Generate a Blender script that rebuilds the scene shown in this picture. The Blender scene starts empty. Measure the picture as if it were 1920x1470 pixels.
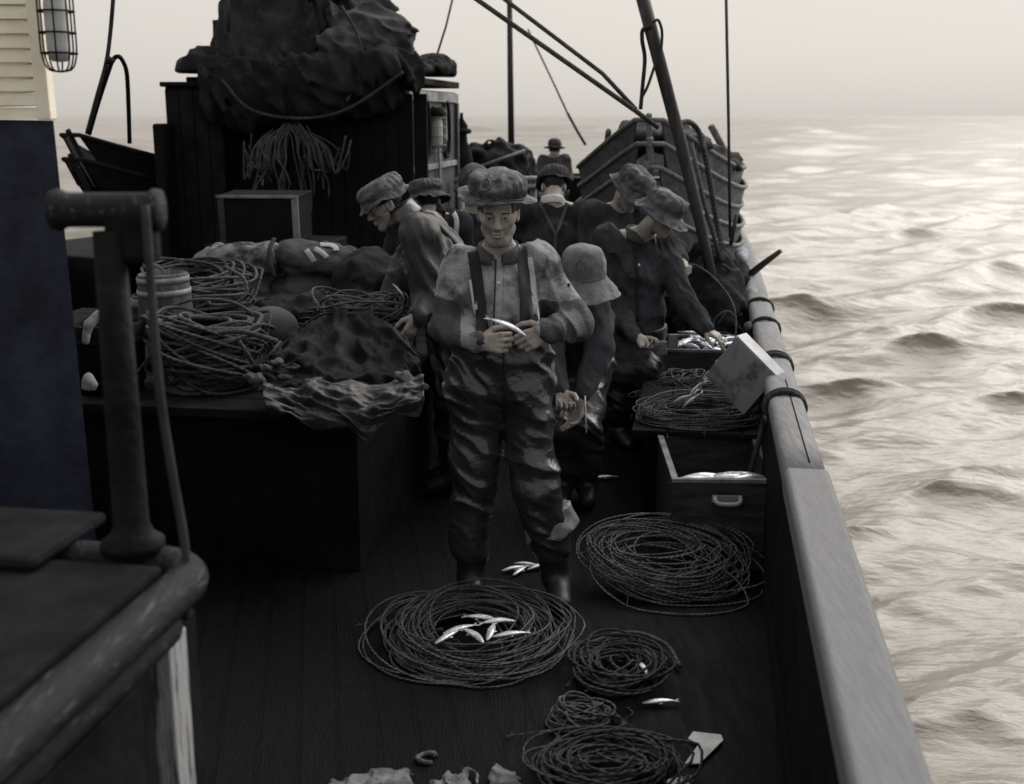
import bpy, math, random
import numpy as np
from mathutils import Vector, Matrix
from mathutils.bvhtree import BVHTree

random.seed(7); RS = np.random.RandomState(11)
SC = bpy.context.scene; COL = SC.collection
D2R = math.radians

# ------------------------------------------------------------------ camera
FPX = 2200.0; CAMH = 2.0; PIT = math.atan(518/FPX)
cam = bpy.data.cameras.new("camera"); camo = bpy.data.objects.new("camera", cam); COL.objects.link(camo)
camo.location = (0, 0, CAMH); camo.rotation_euler = (math.pi/2-PIT, 0, 0)
cam.sensor_width = 36; cam.lens = 36*FPX/1920; cam.clip_start = .05; cam.clip_end = 30000
cam.dof.use_dof = True; cam.dof.focus_distance = 5.1; cam.dof.aperture_fstop = 2.9
SC.camera = camo
# ------------------------------------------------------------------ sky and sun
SUN_AZ, SUN_EL = 42.0, 42.0          # degrees right of the view, above the horizon
w = bpy.data.worlds.new("World"); SC.world = w; w.use_nodes = True
nt = w.node_tree; nt.nodes.clear()
sky = nt.nodes.new('ShaderNodeTexSky'); sky.sky_type = 'NISHITA'; sky.sun_disc = False
sky.sun_elevation = D2R(SUN_EL); sky.sun_rotation = D2R(SUN_AZ); sky.dust_density = 6.0; sky.air_density = 1.0; sky.ozone_density = 1.0
hs = nt.nodes.new('ShaderNodeHueSaturation'); hs.inputs['Saturation'].default_value = .10
tint = nt.nodes.new('ShaderNodeMix'); tint.data_type = 'RGBA'; tint.blend_type = 'MULTIPLY'; tint.inputs[0].default_value = 1
tint.inputs[7].default_value = (1.0, .945, .875, 1)
gam = nt.nodes.new('ShaderNodeGamma'); gam.inputs[1].default_value = .11      # overcast: a flatter sky
bg = nt.nodes.new('ShaderNodeBackground'); bg.inputs[1].default_value = .60
out = nt.nodes.new('ShaderNodeOutputWorld')
nt.links.new(sky.outputs[0], hs.inputs['Color']); nt.links.new(hs.outputs[0], gam.inputs[0]); nt.links.new(gam.outputs[0], tint.inputs[6])
nt.links.new(tint.outputs[2], bg.inputs[0]); nt.links.new(bg.outputs[0], out.inputs[0])
sl = bpy.data.lights.new("sun", 'SUN'); sl.energy = 3.1; sl.angle = D2R(62); sl.color = (1, .95, .88)
so = bpy.data.objects.new("sun", sl); COL.objects.link(so)
_d = Vector((math.sin(D2R(SUN_AZ))*math.cos(D2R(SUN_EL)), math.cos(D2R(SUN_AZ))*math.cos(D2R(SUN_EL)), math.sin(D2R(SUN_EL))))
so.rotation_euler = _d.to_track_quat('Z', 'Y').to_euler(); so.location = (6, 10, 12)
SC.view_settings.view_transform = 'Standard'; SC.view_settings.look = 'None'
SC.view_settings.exposure = 0.15; SC.view_settings.gamma = 1.0
SC.cycles.max_bounces = 6

# ------------------------------------------------------------------ places
V = lambda *a: np.array(a, float)
def at(u, v, Y):
    """the point a distance Y ahead that the photograph shows at pixel u, v"""
    d = V((u-960)/FPX, math.cos(PIT)+(735-v)/FPX*math.sin(PIT), -math.sin(PIT)+(735-v)/FPX*math.cos(PIT))
    return V(0, 0, CAMH) + d*(Y/d[1])
def atz(u, v, z):
    d = V((u-960)/FPX, math.cos(PIT)+(735-v)/FPX*math.sin(PIT), -math.sin(PIT)+(735-v)/FPX*math.cos(PIT))
    return V(0, 0, CAMH) + d*((z-CAMH)/d[2])
AX = V(.1616, .9869, 0); SX = V(.9869, -.1616, 0); UP = V(0, 0, 1)     # fore and aft, to starboard, up
SHIP_ROT = -math.atan2(.1616, .9869)
def sp(x, y, z): return SX*x + AX*y + V(0, 0, z)
RSHIP = np.stack([SX, AX, UP], 1)
def nrm(a): a = np.asarray(a, float); return a/max(np.linalg.norm(a), 1e-9)

def frame(f, up=(0, 0, 1)):
    f = nrm(f); x = nrm(np.cross(f, up)); return np.stack([x, f, np.cross(x, f)], 1)      # columns: right-hand side, forward, up
# ------------------------------------------------------------------ noise
_T = RS.rand(32, 32, 32).astype(np.float32)*2-1
def noise(P):
    P = np.asarray(P, np.float32); i = np.floor(P).astype(np.int32); f = P-i; f = f*f*(3-2*f)
    i0 = i & 31; i1 = (i+1) & 31
    x0, y0, z0 = i0[..., 0], i0[..., 1], i0[..., 2]; x1, y1, z1 = i1[..., 0], i1[..., 1], i1[..., 2]
    fx, fy, fz = f[..., 0], f[..., 1], f[..., 2]
    a = _T[x0, y0, z0]*(1-fx)+_T[x1, y0, z0]*fx; b = _T[x0, y1, z0]*(1-fx)+_T[x1, y1, z0]*fx
    c = _T[x0, y0, z1]*(1-fx)+_T[x1, y0, z1]*fx; d = _T[x0, y1, z1]*(1-fx)+_T[x1, y1, z1]*fx
    return (a*(1-fy)+b*fy)*(1-fz)+(c*(1-fy)+d*fy)*fz
def fbm(P, o=3):
    s = 0; a = 1.0; P = np.asarray(P, np.float32)
    for k in range(o): s = s+a*noise(P*(2.03**k)+7.3*k); a *= .5
    return s

# ------------------------------------------------------------------ materials
def mat(name, c1, c2=None, scale=6, rough=.7, rough2=None, bump=0., bscale=40, spec=.3, metal=0., stretch=(1, 1, 1), rot=0,
        lo=.38, hi=.62, bstretch=None, twist=None, planks=None, coord='Object'):
    m = bpy.data.materials.new(name); m.use_nodes = True; t = m.node_tree; N = t.nodes; L = t.links
    b = N['Principled BSDF']; b.inputs['Metallic'].default_value = metal
    b.inputs['Specular IOR Level'].default_value = spec; b.inputs['Roughness'].default_value = rough
    c2 = c2 or tuple(x*.6 for x in c1)
    tc = N.new('ShaderNodeTexCoord'); mp = N.new('ShaderNodeMapping'); mp.inputs['Scale'].default_value = stretch
    mp.inputs['Rotation'].default_value = (0, 0, rot)
    L.new(tc.outputs[coord], mp.inputs[0])
    n = N.new('ShaderNodeTexNoise'); n.inputs['Scale'].default_value = scale; n.inputs['Detail'].default_value = 7; n.inputs['Roughness'].default_value = .62
    L.new(mp.outputs[0], n.inputs['Vector'])
    r = N.new('ShaderNodeMapRange'); r.inputs[1].default_value = lo; r.inputs[2].default_value = hi; L.new(n.outputs[0], r.inputs[0])
    mx = N.new('ShaderNodeMix'); mx.data_type = 'RGBA'; mx.inputs[6].default_value = (*c1, 1); mx.inputs[7].default_value = (*c2, 1)
    L.new(r.outputs[0], mx.inputs[0]); colour = mx.outputs[2]; height = None
    if rough2 is not None:
        rr = N.new('ShaderNodeMapRange'); rr.inputs[3].default_value = rough; rr.inputs[4].default_value = rough2
        L.new(r.outputs[0], rr.inputs[0]); L.new(rr.outputs[0], b.inputs['Roughness'])
    if planks:                                            # (plank width, plank length, seam)
        mp2 = N.new('ShaderNodeMapping'); mp2.inputs['Rotation'].default_value = (0, 0, -rot+math.pi/2); L.new(tc.outputs[coord], mp2.inputs[0])
        br = N.new('ShaderNodeTexBrick'); br.inputs['Scale'].default_value = 1; br.inputs['Brick Width'].default_value = planks[1]
        br.inputs['Row Height'].default_value = planks[0]; br.inputs['Mortar Size'].default_value = planks[2]
        br.inputs['Color1'].default_value = (1, 1, 1, 1); br.inputs['Color2'].default_value = (.85, .85, .85, 1); br.inputs['Mortar'].default_value = (.55, .55, .55, 1)
        L.new(mp2.outputs[0], br.inputs['Vector'])
        m2 = N.new('ShaderNodeMix'); m2.data_type = 'RGBA'; m2.blend_type = 'MULTIPLY'; m2.inputs[0].default_value = 1
        L.new(colour, m2.inputs[6]); L.new(br.outputs[0], m2.inputs[7]); colour = m2.outputs[2]; height = br.outputs[1]
    L.new(colour, b.inputs['Base Color'])
    if bump:
        n2 = N.new('ShaderNodeTexNoise'); n2.inputs['Scale'].default_value = bscale; n2.inputs['Detail'].default_value = 5
        if bstretch:
            mp3 = N.new('ShaderNodeMapping'); mp3.inputs['Scale'].default_value = bstretch; L.new(tc.outputs[coord], mp3.inputs[0]); L.new(mp3.outputs[0], n2.inputs['Vector'])
        else: L.new(mp.outputs[0], n2.inputs['Vector'])
        bp = N.new('ShaderNodeBump'); bp.inputs['Strength'].default_value = bump; bp.inputs['Distance'].default_value = .012
        h = n2.outputs[0]
        if height is not None:
            ma = N.new('ShaderNodeMath'); ma.operation = 'SUBTRACT'; L.new(h, ma.inputs[0]); L.new(height, ma.inputs[1]); h = ma.outputs[0]
        L.new(h, bp.inputs['Height']); L.new(bp.outputs[0], b.inputs['Normal'])
    if twist:                                             # strands laid round a rope, from its UVs
        uv = N.new('ShaderNodeMapping'); uv.inputs['Scale'].default_value = (twist, 3, 1); L.new(tc.outputs['UV'], uv.inputs[0])
        wv = N.new('ShaderNodeTexWave'); wv.bands_direction = 'DIAGONAL'; wv.inputs['Scale'].default_value = .32; wv.inputs['Distortion'].default_value = .3
        L.new(uv.outputs[0], wv.inputs['Vector'])
        bp = N.new('ShaderNodeBump'); bp.inputs['Strength'].default_value = .8; bp.inputs['Distance'].default_value = .004
        L.new(wv.outputs[1], bp.inputs['Height']); L.new(bp.outputs[0], b.inputs['Normal'])
    return m
def g(v, t=0.): return (v*(.95-.10*t), v, v*(1.10+.26*t))      # a grey, cooled by t
M = dict(
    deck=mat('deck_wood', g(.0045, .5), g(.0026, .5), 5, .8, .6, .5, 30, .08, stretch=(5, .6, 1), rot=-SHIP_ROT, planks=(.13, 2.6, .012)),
    tarred=mat('tarred_wood', g(.009, .5), g(.005, .5), 5, .85, .7, .4, 25, .08),
    rail=mat('worn_rail_wood', g(.20, -.1), g(.13, -.1), 9, .6, .8, .4, 60, .25, stretch=(9, .7, 6), rot=-SHIP_ROT, lo=.35, hi=.75),
    rail2=mat('painted_rail', g(.165), g(.13), 12, .6, .75, .35, 60, .25, stretch=(10, .8, 8), rot=-SHIP_ROT, lo=.3, hi=.75),
    white=mat('white_paint', (.82, .78, .66), (.66, .61, .50), 5, .55, .7, .2, 30, .3, lo=.45, hi=.7),
    navy=mat('navy_paint', (.020, .025, .048), (.010, .0125, .024), 6, .6, .8, .3, 30, .25),
    bareboard=mat('flaking_post', g(.34, -.2), g(.06), 9, .8, .8, .6, 30, .2, stretch=(6, 6, .6), lo=.5, hi=.62),
    dark=mat('dark_paint', g(.014, .6), g(.007, .6), 6, .75, .9, .4, 25, .08),
    housegrey=mat('house_grey', g(.075, .4), g(.045, .4), 5, .6, .75, .3, 20, .25),
    trim=mat('house_trim', g(.30, -.3), g(.16, -.2), 8, .6, .8, .3, 30, .25),
    glass=mat('dark_glass', g(.01), g(.012), 3, .1, spec=.6),
    lampglass=mat('lamp_glass', g(.55, -.2), g(.4, -.2), 4, .25, spec=.5),
    iron=mat('rusty_iron', g(.006, .4), g(.0035, .4), 12, .65, .85, .5, 40, .15),
    wornpaint=mat('worn_moulding', g(.013, .4), g(.10, 0), 9, .6, .7, .5, 30, .15, stretch=(8, 1.0, 8), rot=-SHIP_ROT, lo=.57, hi=.72),
    dory=mat('dory_paint', g(.085, .1), g(.05, .1), 5, .6, .75, .3, 20, .3, stretch=(2, .6, 3)),
    gunwale=mat('dory_gunwale', g(.15, -.1), g(.08), 7, .6, .75, .3, 30, .3, stretch=(3, .6, 3)),
    spar=mat('spar_wood', g(.035, 0), g(.016, 0), 6, .5, .7, .3, 30, .3, stretch=(4, 4, .6)),
    line=mat('tarred_line', g(.035), g(.018), 8, .7, spec=.2),
    rope=mat('manila_rope', g(.085, .1), g(.045, .1), 12, .8, spec=.15, twist=60),
    rope2=mat('dark_rope', g(.05, .2), g(.024, .2), 12, .8, spec=.15, twist=60),
    ropepale=mat('pale_line', g(.12, .1), g(.055, .1), 12, .8, spec=.15, twist=80),
    canvas=mat('dark_canvas', g(.014, .4), g(.007, .4), 5, .8, .9, .5, 30, .15),
    sailcloth=mat('sail_cloth', g(.040, .0), g(.018, .1), 5, .85, .95, .5, 30, .1),
    canvasgrey=mat('grey_canvas', g(.085, .1), g(.032, .2), 4, .85, .9, .5, 30, .15),
    canvaspale=mat('stained_canvas', g(.15, .2), g(.03, .3), 9, .85, .9, .4, 30, .15, lo=.42, hi=.58),
    canvaswhite=mat('pale_cloth', g(.34, .1), g(.24, .1), 7, .85, .9, .4, 40, .15),
    oilskin=mat('black_oilskin', g(.014, .5), g(.007, .5), 7, .38, .55, .35, 26, .35),
    oilskin2=mat('brown_oilskin', g(.026, .2), g(.018, .3), 6, .22, .32, .45, 34, .6),
    smock=mat('oilskin_smock', g(.036, .2), g(.018, .3), 6, .45, .65, .35, 20, .35),
    tarp=mat('tarpaulin_cloth', g(.015, .4), g(.007, .4), 5, .75, .9, .5, 30, .1),
    wetshirt=mat('wet_shirt', g(.085, .1), g(.035, .2), 7, .7, .85, .5, 90, .2),
    wool=mat('dark_wool', g(.030, .4), g(.015, .4), 10, .9, .95, .25, 90, .1),
    wool2=mat('grey_wool', g(.052, .4), g(.026, .4), 10, .9, .95, .25, 90, .1),
    shirt=mat('stained_shirt', g(.30, .05), g(.075, .1), 9, .9, .95, .6, 70, .1, lo=.43, hi=.62),
    strap=mat('brace_webbing', g(.028, .2), g(.018, .2), 12, .8, .9, .4, 120, .2),
    strapgrey=mat('grey_webbing', g(.065, .1), g(.035, .1), 14, .8, .9, .4, 120, .2),
    whitecloth=mat('white_cotton', g(.55, .0), g(.42, .0), 9, .9, .9, .3, 60, .1),
    skin=mat('weathered_skin', (.31, .29, .275), (.21, .195, .185), 16, .5, .6, .25, 90, .35),
    stubble=mat('stubbled_skin', (.22, .207, .198), (.145, .137, .132), 60, .55, .65, .4, 160, .3),
    hair=mat('dark_hair', g(.018), g(.01), 30, .6, .7, .6, 90, .3),
    hat=mat('oiled_hat', g(.080, .1), g(.030, .2), 18, .6, .8, .5, 45, .3),
    hatlight=mat('stitched_hat', g(.15, .1), g(.08, .1), 10, .7, .8, .4, 60, .25),
    hatdark=mat('dark_hat', g(.035, .2), g(.018, .2), 9, .65, .8, .5, 45, .3),
    boot=mat('rubber_boot', g(.012, .3), g(.008, .3), 8, .4, .6, .2, 30, .4),
    pearl=mat('pearl_button', g(.75), g(.65), 5, .3, spec=.6),
    fish=mat('fish_skin', g(.75, .1), g(.28, .3), 14, .25, .4, .2, 80, .7, metal=.35, lo=.45, hi=.62),
    crate=mat('crate_wood', g(.045, .3), g(.020, .3), 6, .7, .85, .4, 30, .2, stretch=(1, 5, 5)),
    cratepale=mat('pale_lit_crate_edge', g(.20, .1), g(.10, .1), 9, .7, .85, .4, 30, .2),  # pale tone carries the light on box edges; the cleats share it
    tin=mat('stained_tin', g(.20, .1), g(.05, .2), 7, .4, .6, .25, 40, .45, lo=.5, hi=.66),
    tinlight=mat('bright_tin', g(.33, .1), g(.22, .1), 7, .4, .5, .2, 40, .45),
    keg=mat('keg_staves', g(.10, .2), g(.045, .2), 7, .7, .8, .4, 30, .2, stretch=(5, 5, .7)),
    hoop=mat('keg_hoop', g(.27, .1), g(.16, .1), 12, .6, .8, .3, 40, .3),
    buoy=mat('buoy_canvas', g(.055, .3), g(.04, .3), 6, .75, .85, .2, 60, .2),
    sacking=mat('sacking', g(.20, -.1), g(.06, -.1), 9, .9, .95, .5, 120, .1),
    cuff=mat('oilskin_cuff_highlight', g(.16, .1), g(.07, .1), 9, .45, .6, .4, 30, .4),  # pale tone stands for the highlight on the cuff
    paper=mat('pale_scrap', g(.45, -.2), g(.30, -.2), 8, .8, .9, .3, 30, .2),
)

# ------------------------------------------------------------------ mesh helpers
def tagobj(o, label=None, cat=None, group=None, kind=None):
    if label: o['label'] = label
    if cat: o['category'] = cat
    if group: o['group'] = group
    if kind: o['kind'] = kind
    return o
def thing(name, label, cat, loc=(0, 0, 0), group=None):
    o = bpy.data.objects.new(name, None); COL.objects.link(o); o.location = loc; o.empty_display_size = .1
    return tagobj(o, label, cat, group)
def rootloc(o):
    while o.parent: o = o.parent
    return np.array(o.location)
def mesh(name, verts, faces, m, parent=None, smooth=True, uv=None, base=None, solid=0., bevel=0., mats=None, matidx=None):
    """one mesh object from world-space vertices; a top-level one gets its origin at its base"""
    verts = np.asarray(verts, float)
    if parent is not None: o0 = rootloc(parent)
    elif base is not None: o0 = np.asarray(base, float)
    else:
        lo, hi = verts.min(0), verts.max(0); o0 = V((lo[0]+hi[0])/2, (lo[1]+hi[1])/2, lo[2])
    me = bpy.data.meshes.new(name); vv = verts-o0
    if isinstance(faces, np.ndarray):
        k = faces.shape[1]; n = len(faces)
        me.vertices.add(len(vv)); me.vertices.foreach_set('co', vv.astype(np.float32).ravel())
        me.loops.add(n*k); me.loops.foreach_set('vertex_index', faces.astype(np.int32).ravel())
        me.polygons.add(n); me.polygons.foreach_set('loop_start', np.arange(0, n*k, k, dtype=np.int32))
        me.update(calc_edges=True); me.validate()
    else: me.from_pydata([tuple(x) for x in vv], [], [tuple(f) for f in faces]); me.validate()
    if smooth: me.polygons.foreach_set('use_smooth', np.ones(len(me.polygons), bool))
    if uv is not None:
        ul = me.uv_layers.new(name='UVMap'); li = np.zeros(len(me.loops), np.int32); me.loops.foreach_get('vertex_index', li)
        ul.data.foreach_set('uv', np.asarray(uv, np.float32)[li].ravel())
    for x in (mats or [m]): me.materials.append(x)
    if matidx is not None: me.polygons.foreach_set('material_index', np.asarray(matidx, np.int32))
    me.update()
    o = bpy.data.objects.new(name, me); COL.objects.link(o)
    if parent is not None: o.parent = parent
    else: o.location = o0
    if solid: s = o.modifiers.new('s', 'SOLIDIFY'); s.thickness = solid; s.offset = 0
    if bevel: s = o.modifiers.new('b', 'BEVEL'); s.width = bevel; s.segments = 2; s.limit_method = 'ANGLE'
    return o
class MB:
    def __init__(s): s.v = []; s.f = []; s.uv = []
    def n(s): return len(s.v)
    def box(s, c, size, R=None):
        c = np.asarray(c, float); R = np.eye(3) if R is None else np.asarray(R); h = np.asarray(size, float)/2; b = len(s.v)
        for i in range(8):
            q = V(h[0]*(1 if i & 1 else -1), h[1]*(1 if i & 2 else -1), h[2]*(1 if i & 4 else -1)); s.v.append(c+R@q); s.uv.append((0, 0))
        s.f += [tuple(b+k for k in q) for q in ((0, 2, 3, 1), (4, 5, 7, 6), (0, 1, 5, 4), (2, 6, 7, 3), (0, 4, 6, 2), (1, 3, 7, 5))]; return s
    def hexa(s, p):                                       # 8 corners, ordered like box()
        b = len(s.v); s.v += [np.asarray(q, float) for q in p]; s.uv += [(0, 0)]*8
        s.f += [tuple(b+k for k in q) for q in ((0, 2, 3, 1), (4, 5, 7, 6), (0, 1, 5, 4), (2, 6, 7, 3), (0, 4, 6, 2), (1, 3, 7, 5))]; return s
    def tube(s, path, r, sides=6, closed=False, cap=True):
        P = np.asarray(path, float); n = len(P); r = np.broadcast_to(r, (n,))
        T = np.gradient(P, axis=0) if not closed else np.roll(P, -1, 0)-np.roll(P, 1, 0)
        T /= np.maximum(np.linalg.norm(T, axis=1), 1e-9)[:, None]
        a = np.cross(T[0], V(0, 0, 1)); 
        if np.linalg.norm(a) < .1: a = np.cross(T[0], V(1, 0, 0))
        A = np.zeros_like(P); A[0] = nrm(a)
        for i in range(1, n):
            q = A[i-1]-T[i]*(A[i-1]@T[i]); A[i] = q/max(np.linalg.norm(q), 1e-9)
        B = np.cross(T, A); th = np.arange(sides)*2*math.pi/sides
        ring = P[:, None]+r[:, None, None]*(np.cos(th)[None, :, None]*A[:, None]+np.sin(th)[None, :, None]*B[:, None])
        L = np.concatenate([[0], np.cumsum(np.linalg.norm(np.diff(P, axis=0), axis=1))])
        b = len(s.v); s.v += list(ring.reshape(-1, 3))
        s.uv += [(L[i], k/sides) for i in range(n) for k in range(sides)]
        for i in range(n if closed else n-1):
            j = (i+1) % n
            for k in range(sides):
                q = (k+1) % sides; s.f.append((b+i*sides+k, b+i*sides+q, b+j*sides+q, b+j*sides+k))
        if cap and not closed:
            s.f.append(tuple(b+k for k in range(sides))[::-1]); s.f.append(tuple(b+(n-1)*sides+k for k in range(sides)))
        return s
    def lathe(s, c, prof, R=None, sides=24, arc=None):    # prof: (radius, height) pairs
        R = np.eye(3) if R is None else np.asarray(R); c = np.asarray(c, float); b = len(s.v); m = len(prof)
        for k in range(sides):
            t = 2*math.pi*k/sides
            for (r, z) in prof: s.v.append(c+R@V(r*math.cos(t), r*math.sin(t), z)); s.uv.append((0, 0))
        for k in range(sides):
            q = (k+1) % sides
            for i in range(m-1): s.f.append((b+k*m+i, b+q*m+i, b+q*m+i+1, b+k*m+i+1))
        return s
    def build(s, name, m, parent=None, **kw):
        uv = s.uv if kw.pop('useuv', False) else None
        return mesh(name, s.v, s.f, m, parent, uv=uv, **kw)
def spline(pts, n=12):
    """Catmull-Rom through the points"""
    P = np.asarray(pts, float); P = np.vstack([2*P[0]-P[1], P, 2*P[-1]-P[-2]]); o = []
    for i in range(1, len(P)-2):
        for t in np.arange(n)/n:
            p0, p1, p2, p3 = P[i-1:i+3]
            o.append(.5*((2*p1)+(p2-p0)*t+(2*p0-5*p1+4*p2-p3)*t*t+(3*p1-p0-3*p2+p3)*t**3))
    o.append(P[-2]); return np.array(o)
def rope(name, pts, r, m, label=None, cat=None, group=None, parent=None, n=10, sides=6, closed=False, smoothpath=True):
    P = spline(pts, n) if smoothpath else np.asarray(pts, float)
    o = MB().tube(P, r, sides, closed).build(name, m, parent, useuv=True)
    if label: tagobj(o, label, cat, group)
    return o

# ------------------------------------------------------------------ soft solids: distance fields skinned with surface nets
class Field:
    def __init__(s, lo, hi, h):
        s.h = h; s.lo = np.asarray(lo, float); s.n = np.ceil((np.asarray(hi)-s.lo)/h).astype(int)+1
        s.f = np.full(s.n, .15, np.float32); s.ax = [(s.lo[i]+h*np.arange(s.n[i])).astype(np.float32) for i in range(3)]
    def reg(s, lo, hi):
        a = np.clip(np.floor((lo-s.lo)/s.h).astype(int), 0, s.n); b = np.clip(np.ceil((hi-s.lo)/s.h).astype(int)+1, 0, s.n)
        if (b <= a).any(): return None
        sl = tuple(slice(a[i], b[i]) for i in range(3))
        return sl, s.ax[0][sl[0]][:, None, None], s.ax[1][sl[1]][None, :, None], s.ax[2][sl[2]][None, None, :]
    def put(s, lo, hi, fn, k, op):
        pad = k+3*s.h+.012; q = s.reg(np.asarray(lo)-pad, np.asarray(hi)+pad)
        if q is None: return s
        sl, X, Y, Z = q; d = fn(X, Y, Z); a = s.f[sl]
        if op < 0: a = -a
        if k > 0:
            h = np.clip(.5+.5*(a-d)/k, 0, 1); r = a*(1-h)+d*h-k*h*(1-h)
        else: r = np.minimum(a, d)
        s.f[sl] = -r if op < 0 else r; return s
    def cone(s, a, b, ra, rb=None, k=.01, w=None, sw=1., op=1):
        a = np.asarray(a, float); b = np.asarray(b, float); rb = ra if rb is None else rb; ab = b-a; L2 = max(ab@ab, 1e-12); R = max(ra, rb)*max(sw, 1)
        def fn(X, Y, Z):
            x, y, z = X-a[0], Y-a[1], Z-a[2]; t = np.clip((x*ab[0]+y*ab[1]+z*ab[2])/L2, 0, 1)
            x = x-t*ab[0]; y = y-t*ab[1]; z = z-t*ab[2]; q = x*x+y*y+z*z
            if w is not None: e = x*w[0]+y*w[1]+z*w[2]; q = q-e*e*(1-1/(sw*sw))
            return np.sqrt(np.maximum(q, 0))-(ra+(rb-ra)*t)
        return s.put(np.minimum(a, b)-R, np.maximum(a, b)+R, fn, k, op)
    def chain(s, P, r, k=.01, **kw):
        for i in range(len(P)-1): s.cone(P[i], P[i+1], r[i], r[i+1], k, **kw)
        return s
    def ell(s, c, rad, R=None, k=.01, op=1):
        c = np.asarray(c, float); R = np.eye(3) if R is None else np.asarray(R); q = max(rad)
        def fn(X, Y, Z):
            x, y, z = X-c[0], Y-c[1], Z-c[2]; k0 = k1 = 0
            for i in range(3):
                e = x*R[0, i]+y*R[1, i]+z*R[2, i]; k0 = k0+(e/rad[i])**2; k1 = k1+(e/rad[i]**2)**2
            k0 = np.sqrt(k0)+1e-5; return k0*(k0-1)/np.maximum(np.sqrt(k1), 1e-6)
        return s.put(c-q, c+q, fn, k, op)
    def half(s, p, nrmv):                                 # cut away what lies on the normal's side
        p = np.asarray(p, float); nv = nrm(nrmv)
        d = (s.ax[0][:, None, None]-p[0])*nv[0]+(s.ax[1][None, :, None]-p[1])*nv[1]+(s.ax[2][None, None, :]-p[2])*nv[2]
        s.f = np.maximum(s.f, d.astype(np.float32)); return s
    def disp(s, fn, band=.06):
        I = np.argwhere(np.abs(s.f) < band)
        if len(I):
            P = (s.lo+s.h*I).astype(np.float32); s.f[I[:, 0], I[:, 1], I[:, 2]] += fn(P).astype(np.float32)
        return s
    def skin(s):
        s.f[0] = s.f[-1] = .1; s.f[:, 0] = s.f[:, -1] = .1; s.f[:, :, 0] = s.f[:, :, -1] = .1
        f = s.f; S = f < 0; nx, ny, nz = s.n
        c = np.zeros((nx-1, ny-1, nz-1), np.int8)
        offs = [(i, j, k) for i in (0, 1) for j in (0, 1) for k in (0, 1)]
        for (i, j, k) in offs: c += S[i:nx-1+i, j:ny-1+j, k:nz-1+k]
        act = np.argwhere((c > 0) & (c < 8)); idx = np.full(c.shape, -1, np.int32); idx[act[:, 0], act[:, 1], act[:, 2]] = np.arange(len(act))
        acc = np.zeros((len(act), 3)); cnt = np.zeros(len(act))
        def val(o): return f[act[:, 0]+o[0], act[:, 1]+o[1], act[:, 2]+o[2]].astype(float)
        vals = {o: val(o) for o in offs}
        for o in offs:
            for ax in range(3):
                if o[ax] == 0:
                    p = list(o); p[ax] = 1; p = tuple(p); a, b = vals[o], vals[p]; m = (a < 0) != (b < 0)
                    t = np.where(m, a/np.where(m, a-b, 1), 0); q = np.array(o, float)[None].repeat(len(act), 0); q[:, ax] += t
                    acc += q*m[:, None]; cnt += m
        verts = s.lo+s.h*(act+acc/np.maximum(cnt, 1)[:, None])
        quads = []
        for ax in range(3):
            A = [slice(None)]*3; B = [slice(None)]*3; A[ax] = slice(0, -1); B[ax] = slice(1, None)
            sa, sb = S[tuple(A)], S[tuple(B)]; e = np.argwhere(sa != sb); fl = sa[e[:, 0], e[:, 1], e[:, 2]]
            u, v = (ax+1) % 3, (ax+2) % 3
            def ci(du, dv):
                q = e.copy(); q[:, u] -= du; q[:, v] -= dv; return idx[q[:, 0], q[:, 1], q[:, 2]]
            q = np.stack([ci(1, 1), ci(0, 1), ci(0, 0), ci(1, 0)], 1); q[~fl] = q[~fl][:, ::-1]; quads.append(q)
        q = np.concatenate(quads); return verts, q[(q >= 0).all(1)]
def blob(name, m, parts, h, amp=.02, freq=7., parent=None, k=.04, stretch=(1, 1, 1), ridge=0., cut=None, fold=None, **kw):
    """a lumpy soft bundle from ellipsoids (centre, radii[, rotation]) and cones (a, b, ra, rb)"""
    lo = np.min([np.min([p[0], p[1]], 0)-max(p[2:4]) if len(p) == 4 else p[0]-max(p[1]) for p in parts], 0)-.12
    hi = np.max([np.max([p[0], p[1]], 0)+max(p[2:4]) if len(p) == 4 else p[0]+max(p[1]) for p in parts], 0)+.12
    F = Field(lo, hi, h)
    for p in parts:
        if len(p) == 4: F.cone(*p, k=k)
        else: F.ell(p[0], p[1], p[2] if len(p) > 2 else None, k=k)
    st = np.array(stretch, np.float32)
    F.disp(lambda P: amp*fbm(P*st*freq, 3)+(ridge*(1-2*np.abs(noise(P*st*freq*1.7+3))) if ridge else 0), .12)
    if fold is not None: F.disp(fold, .12)
    if cut is not None: F.half(*cut)
    v, q = F.skin(); return mesh(name, v, q, m, parent, **kw)
def ridge_folds(a1, a2, vecs, seed=0.):
    """creases running across the given direction, domain-warped so they wander and stop"""
    def fn(P):
        wv = noise(P*5+seed); w2 = noise(P*3.1+seed+11); o = 0
        for (d, fr) in vecs:
            ph = (P@np.asarray(d, np.float32))*fr+2.6*wv+2.0*w2
            s = np.sin(ph); o = o+np.sign(s)*np.abs(s)**.7*np.clip(.4+noise(P*4.3+seed+fr), 0, 1)
        return a1*o/len(vecs)+a2*noise(P*38+seed)
    return fn
def crumple(a1, a2, seed, st=(8, 8, 11), off=.30):
    """stiff oilcloth: flat facets between sharp wandering creases"""
    s = np.array(st, np.float32)
    def fn(P):
        q = P*s+seed; q = q+np.stack([q[:, 2]*.55, q[:, 2]*0, q[:, 0]*.25], 1); wv = .5*noise(q*.6+4)[:, None]
        n1 = np.abs(noise(q+wv)); n2 = np.abs(noise(q*2.1+wv+7)); n3 = noise(q*4.3)
        return a1*(n1-off)+a2*(n2-off)+a2*.18*n3
    return fn
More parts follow.
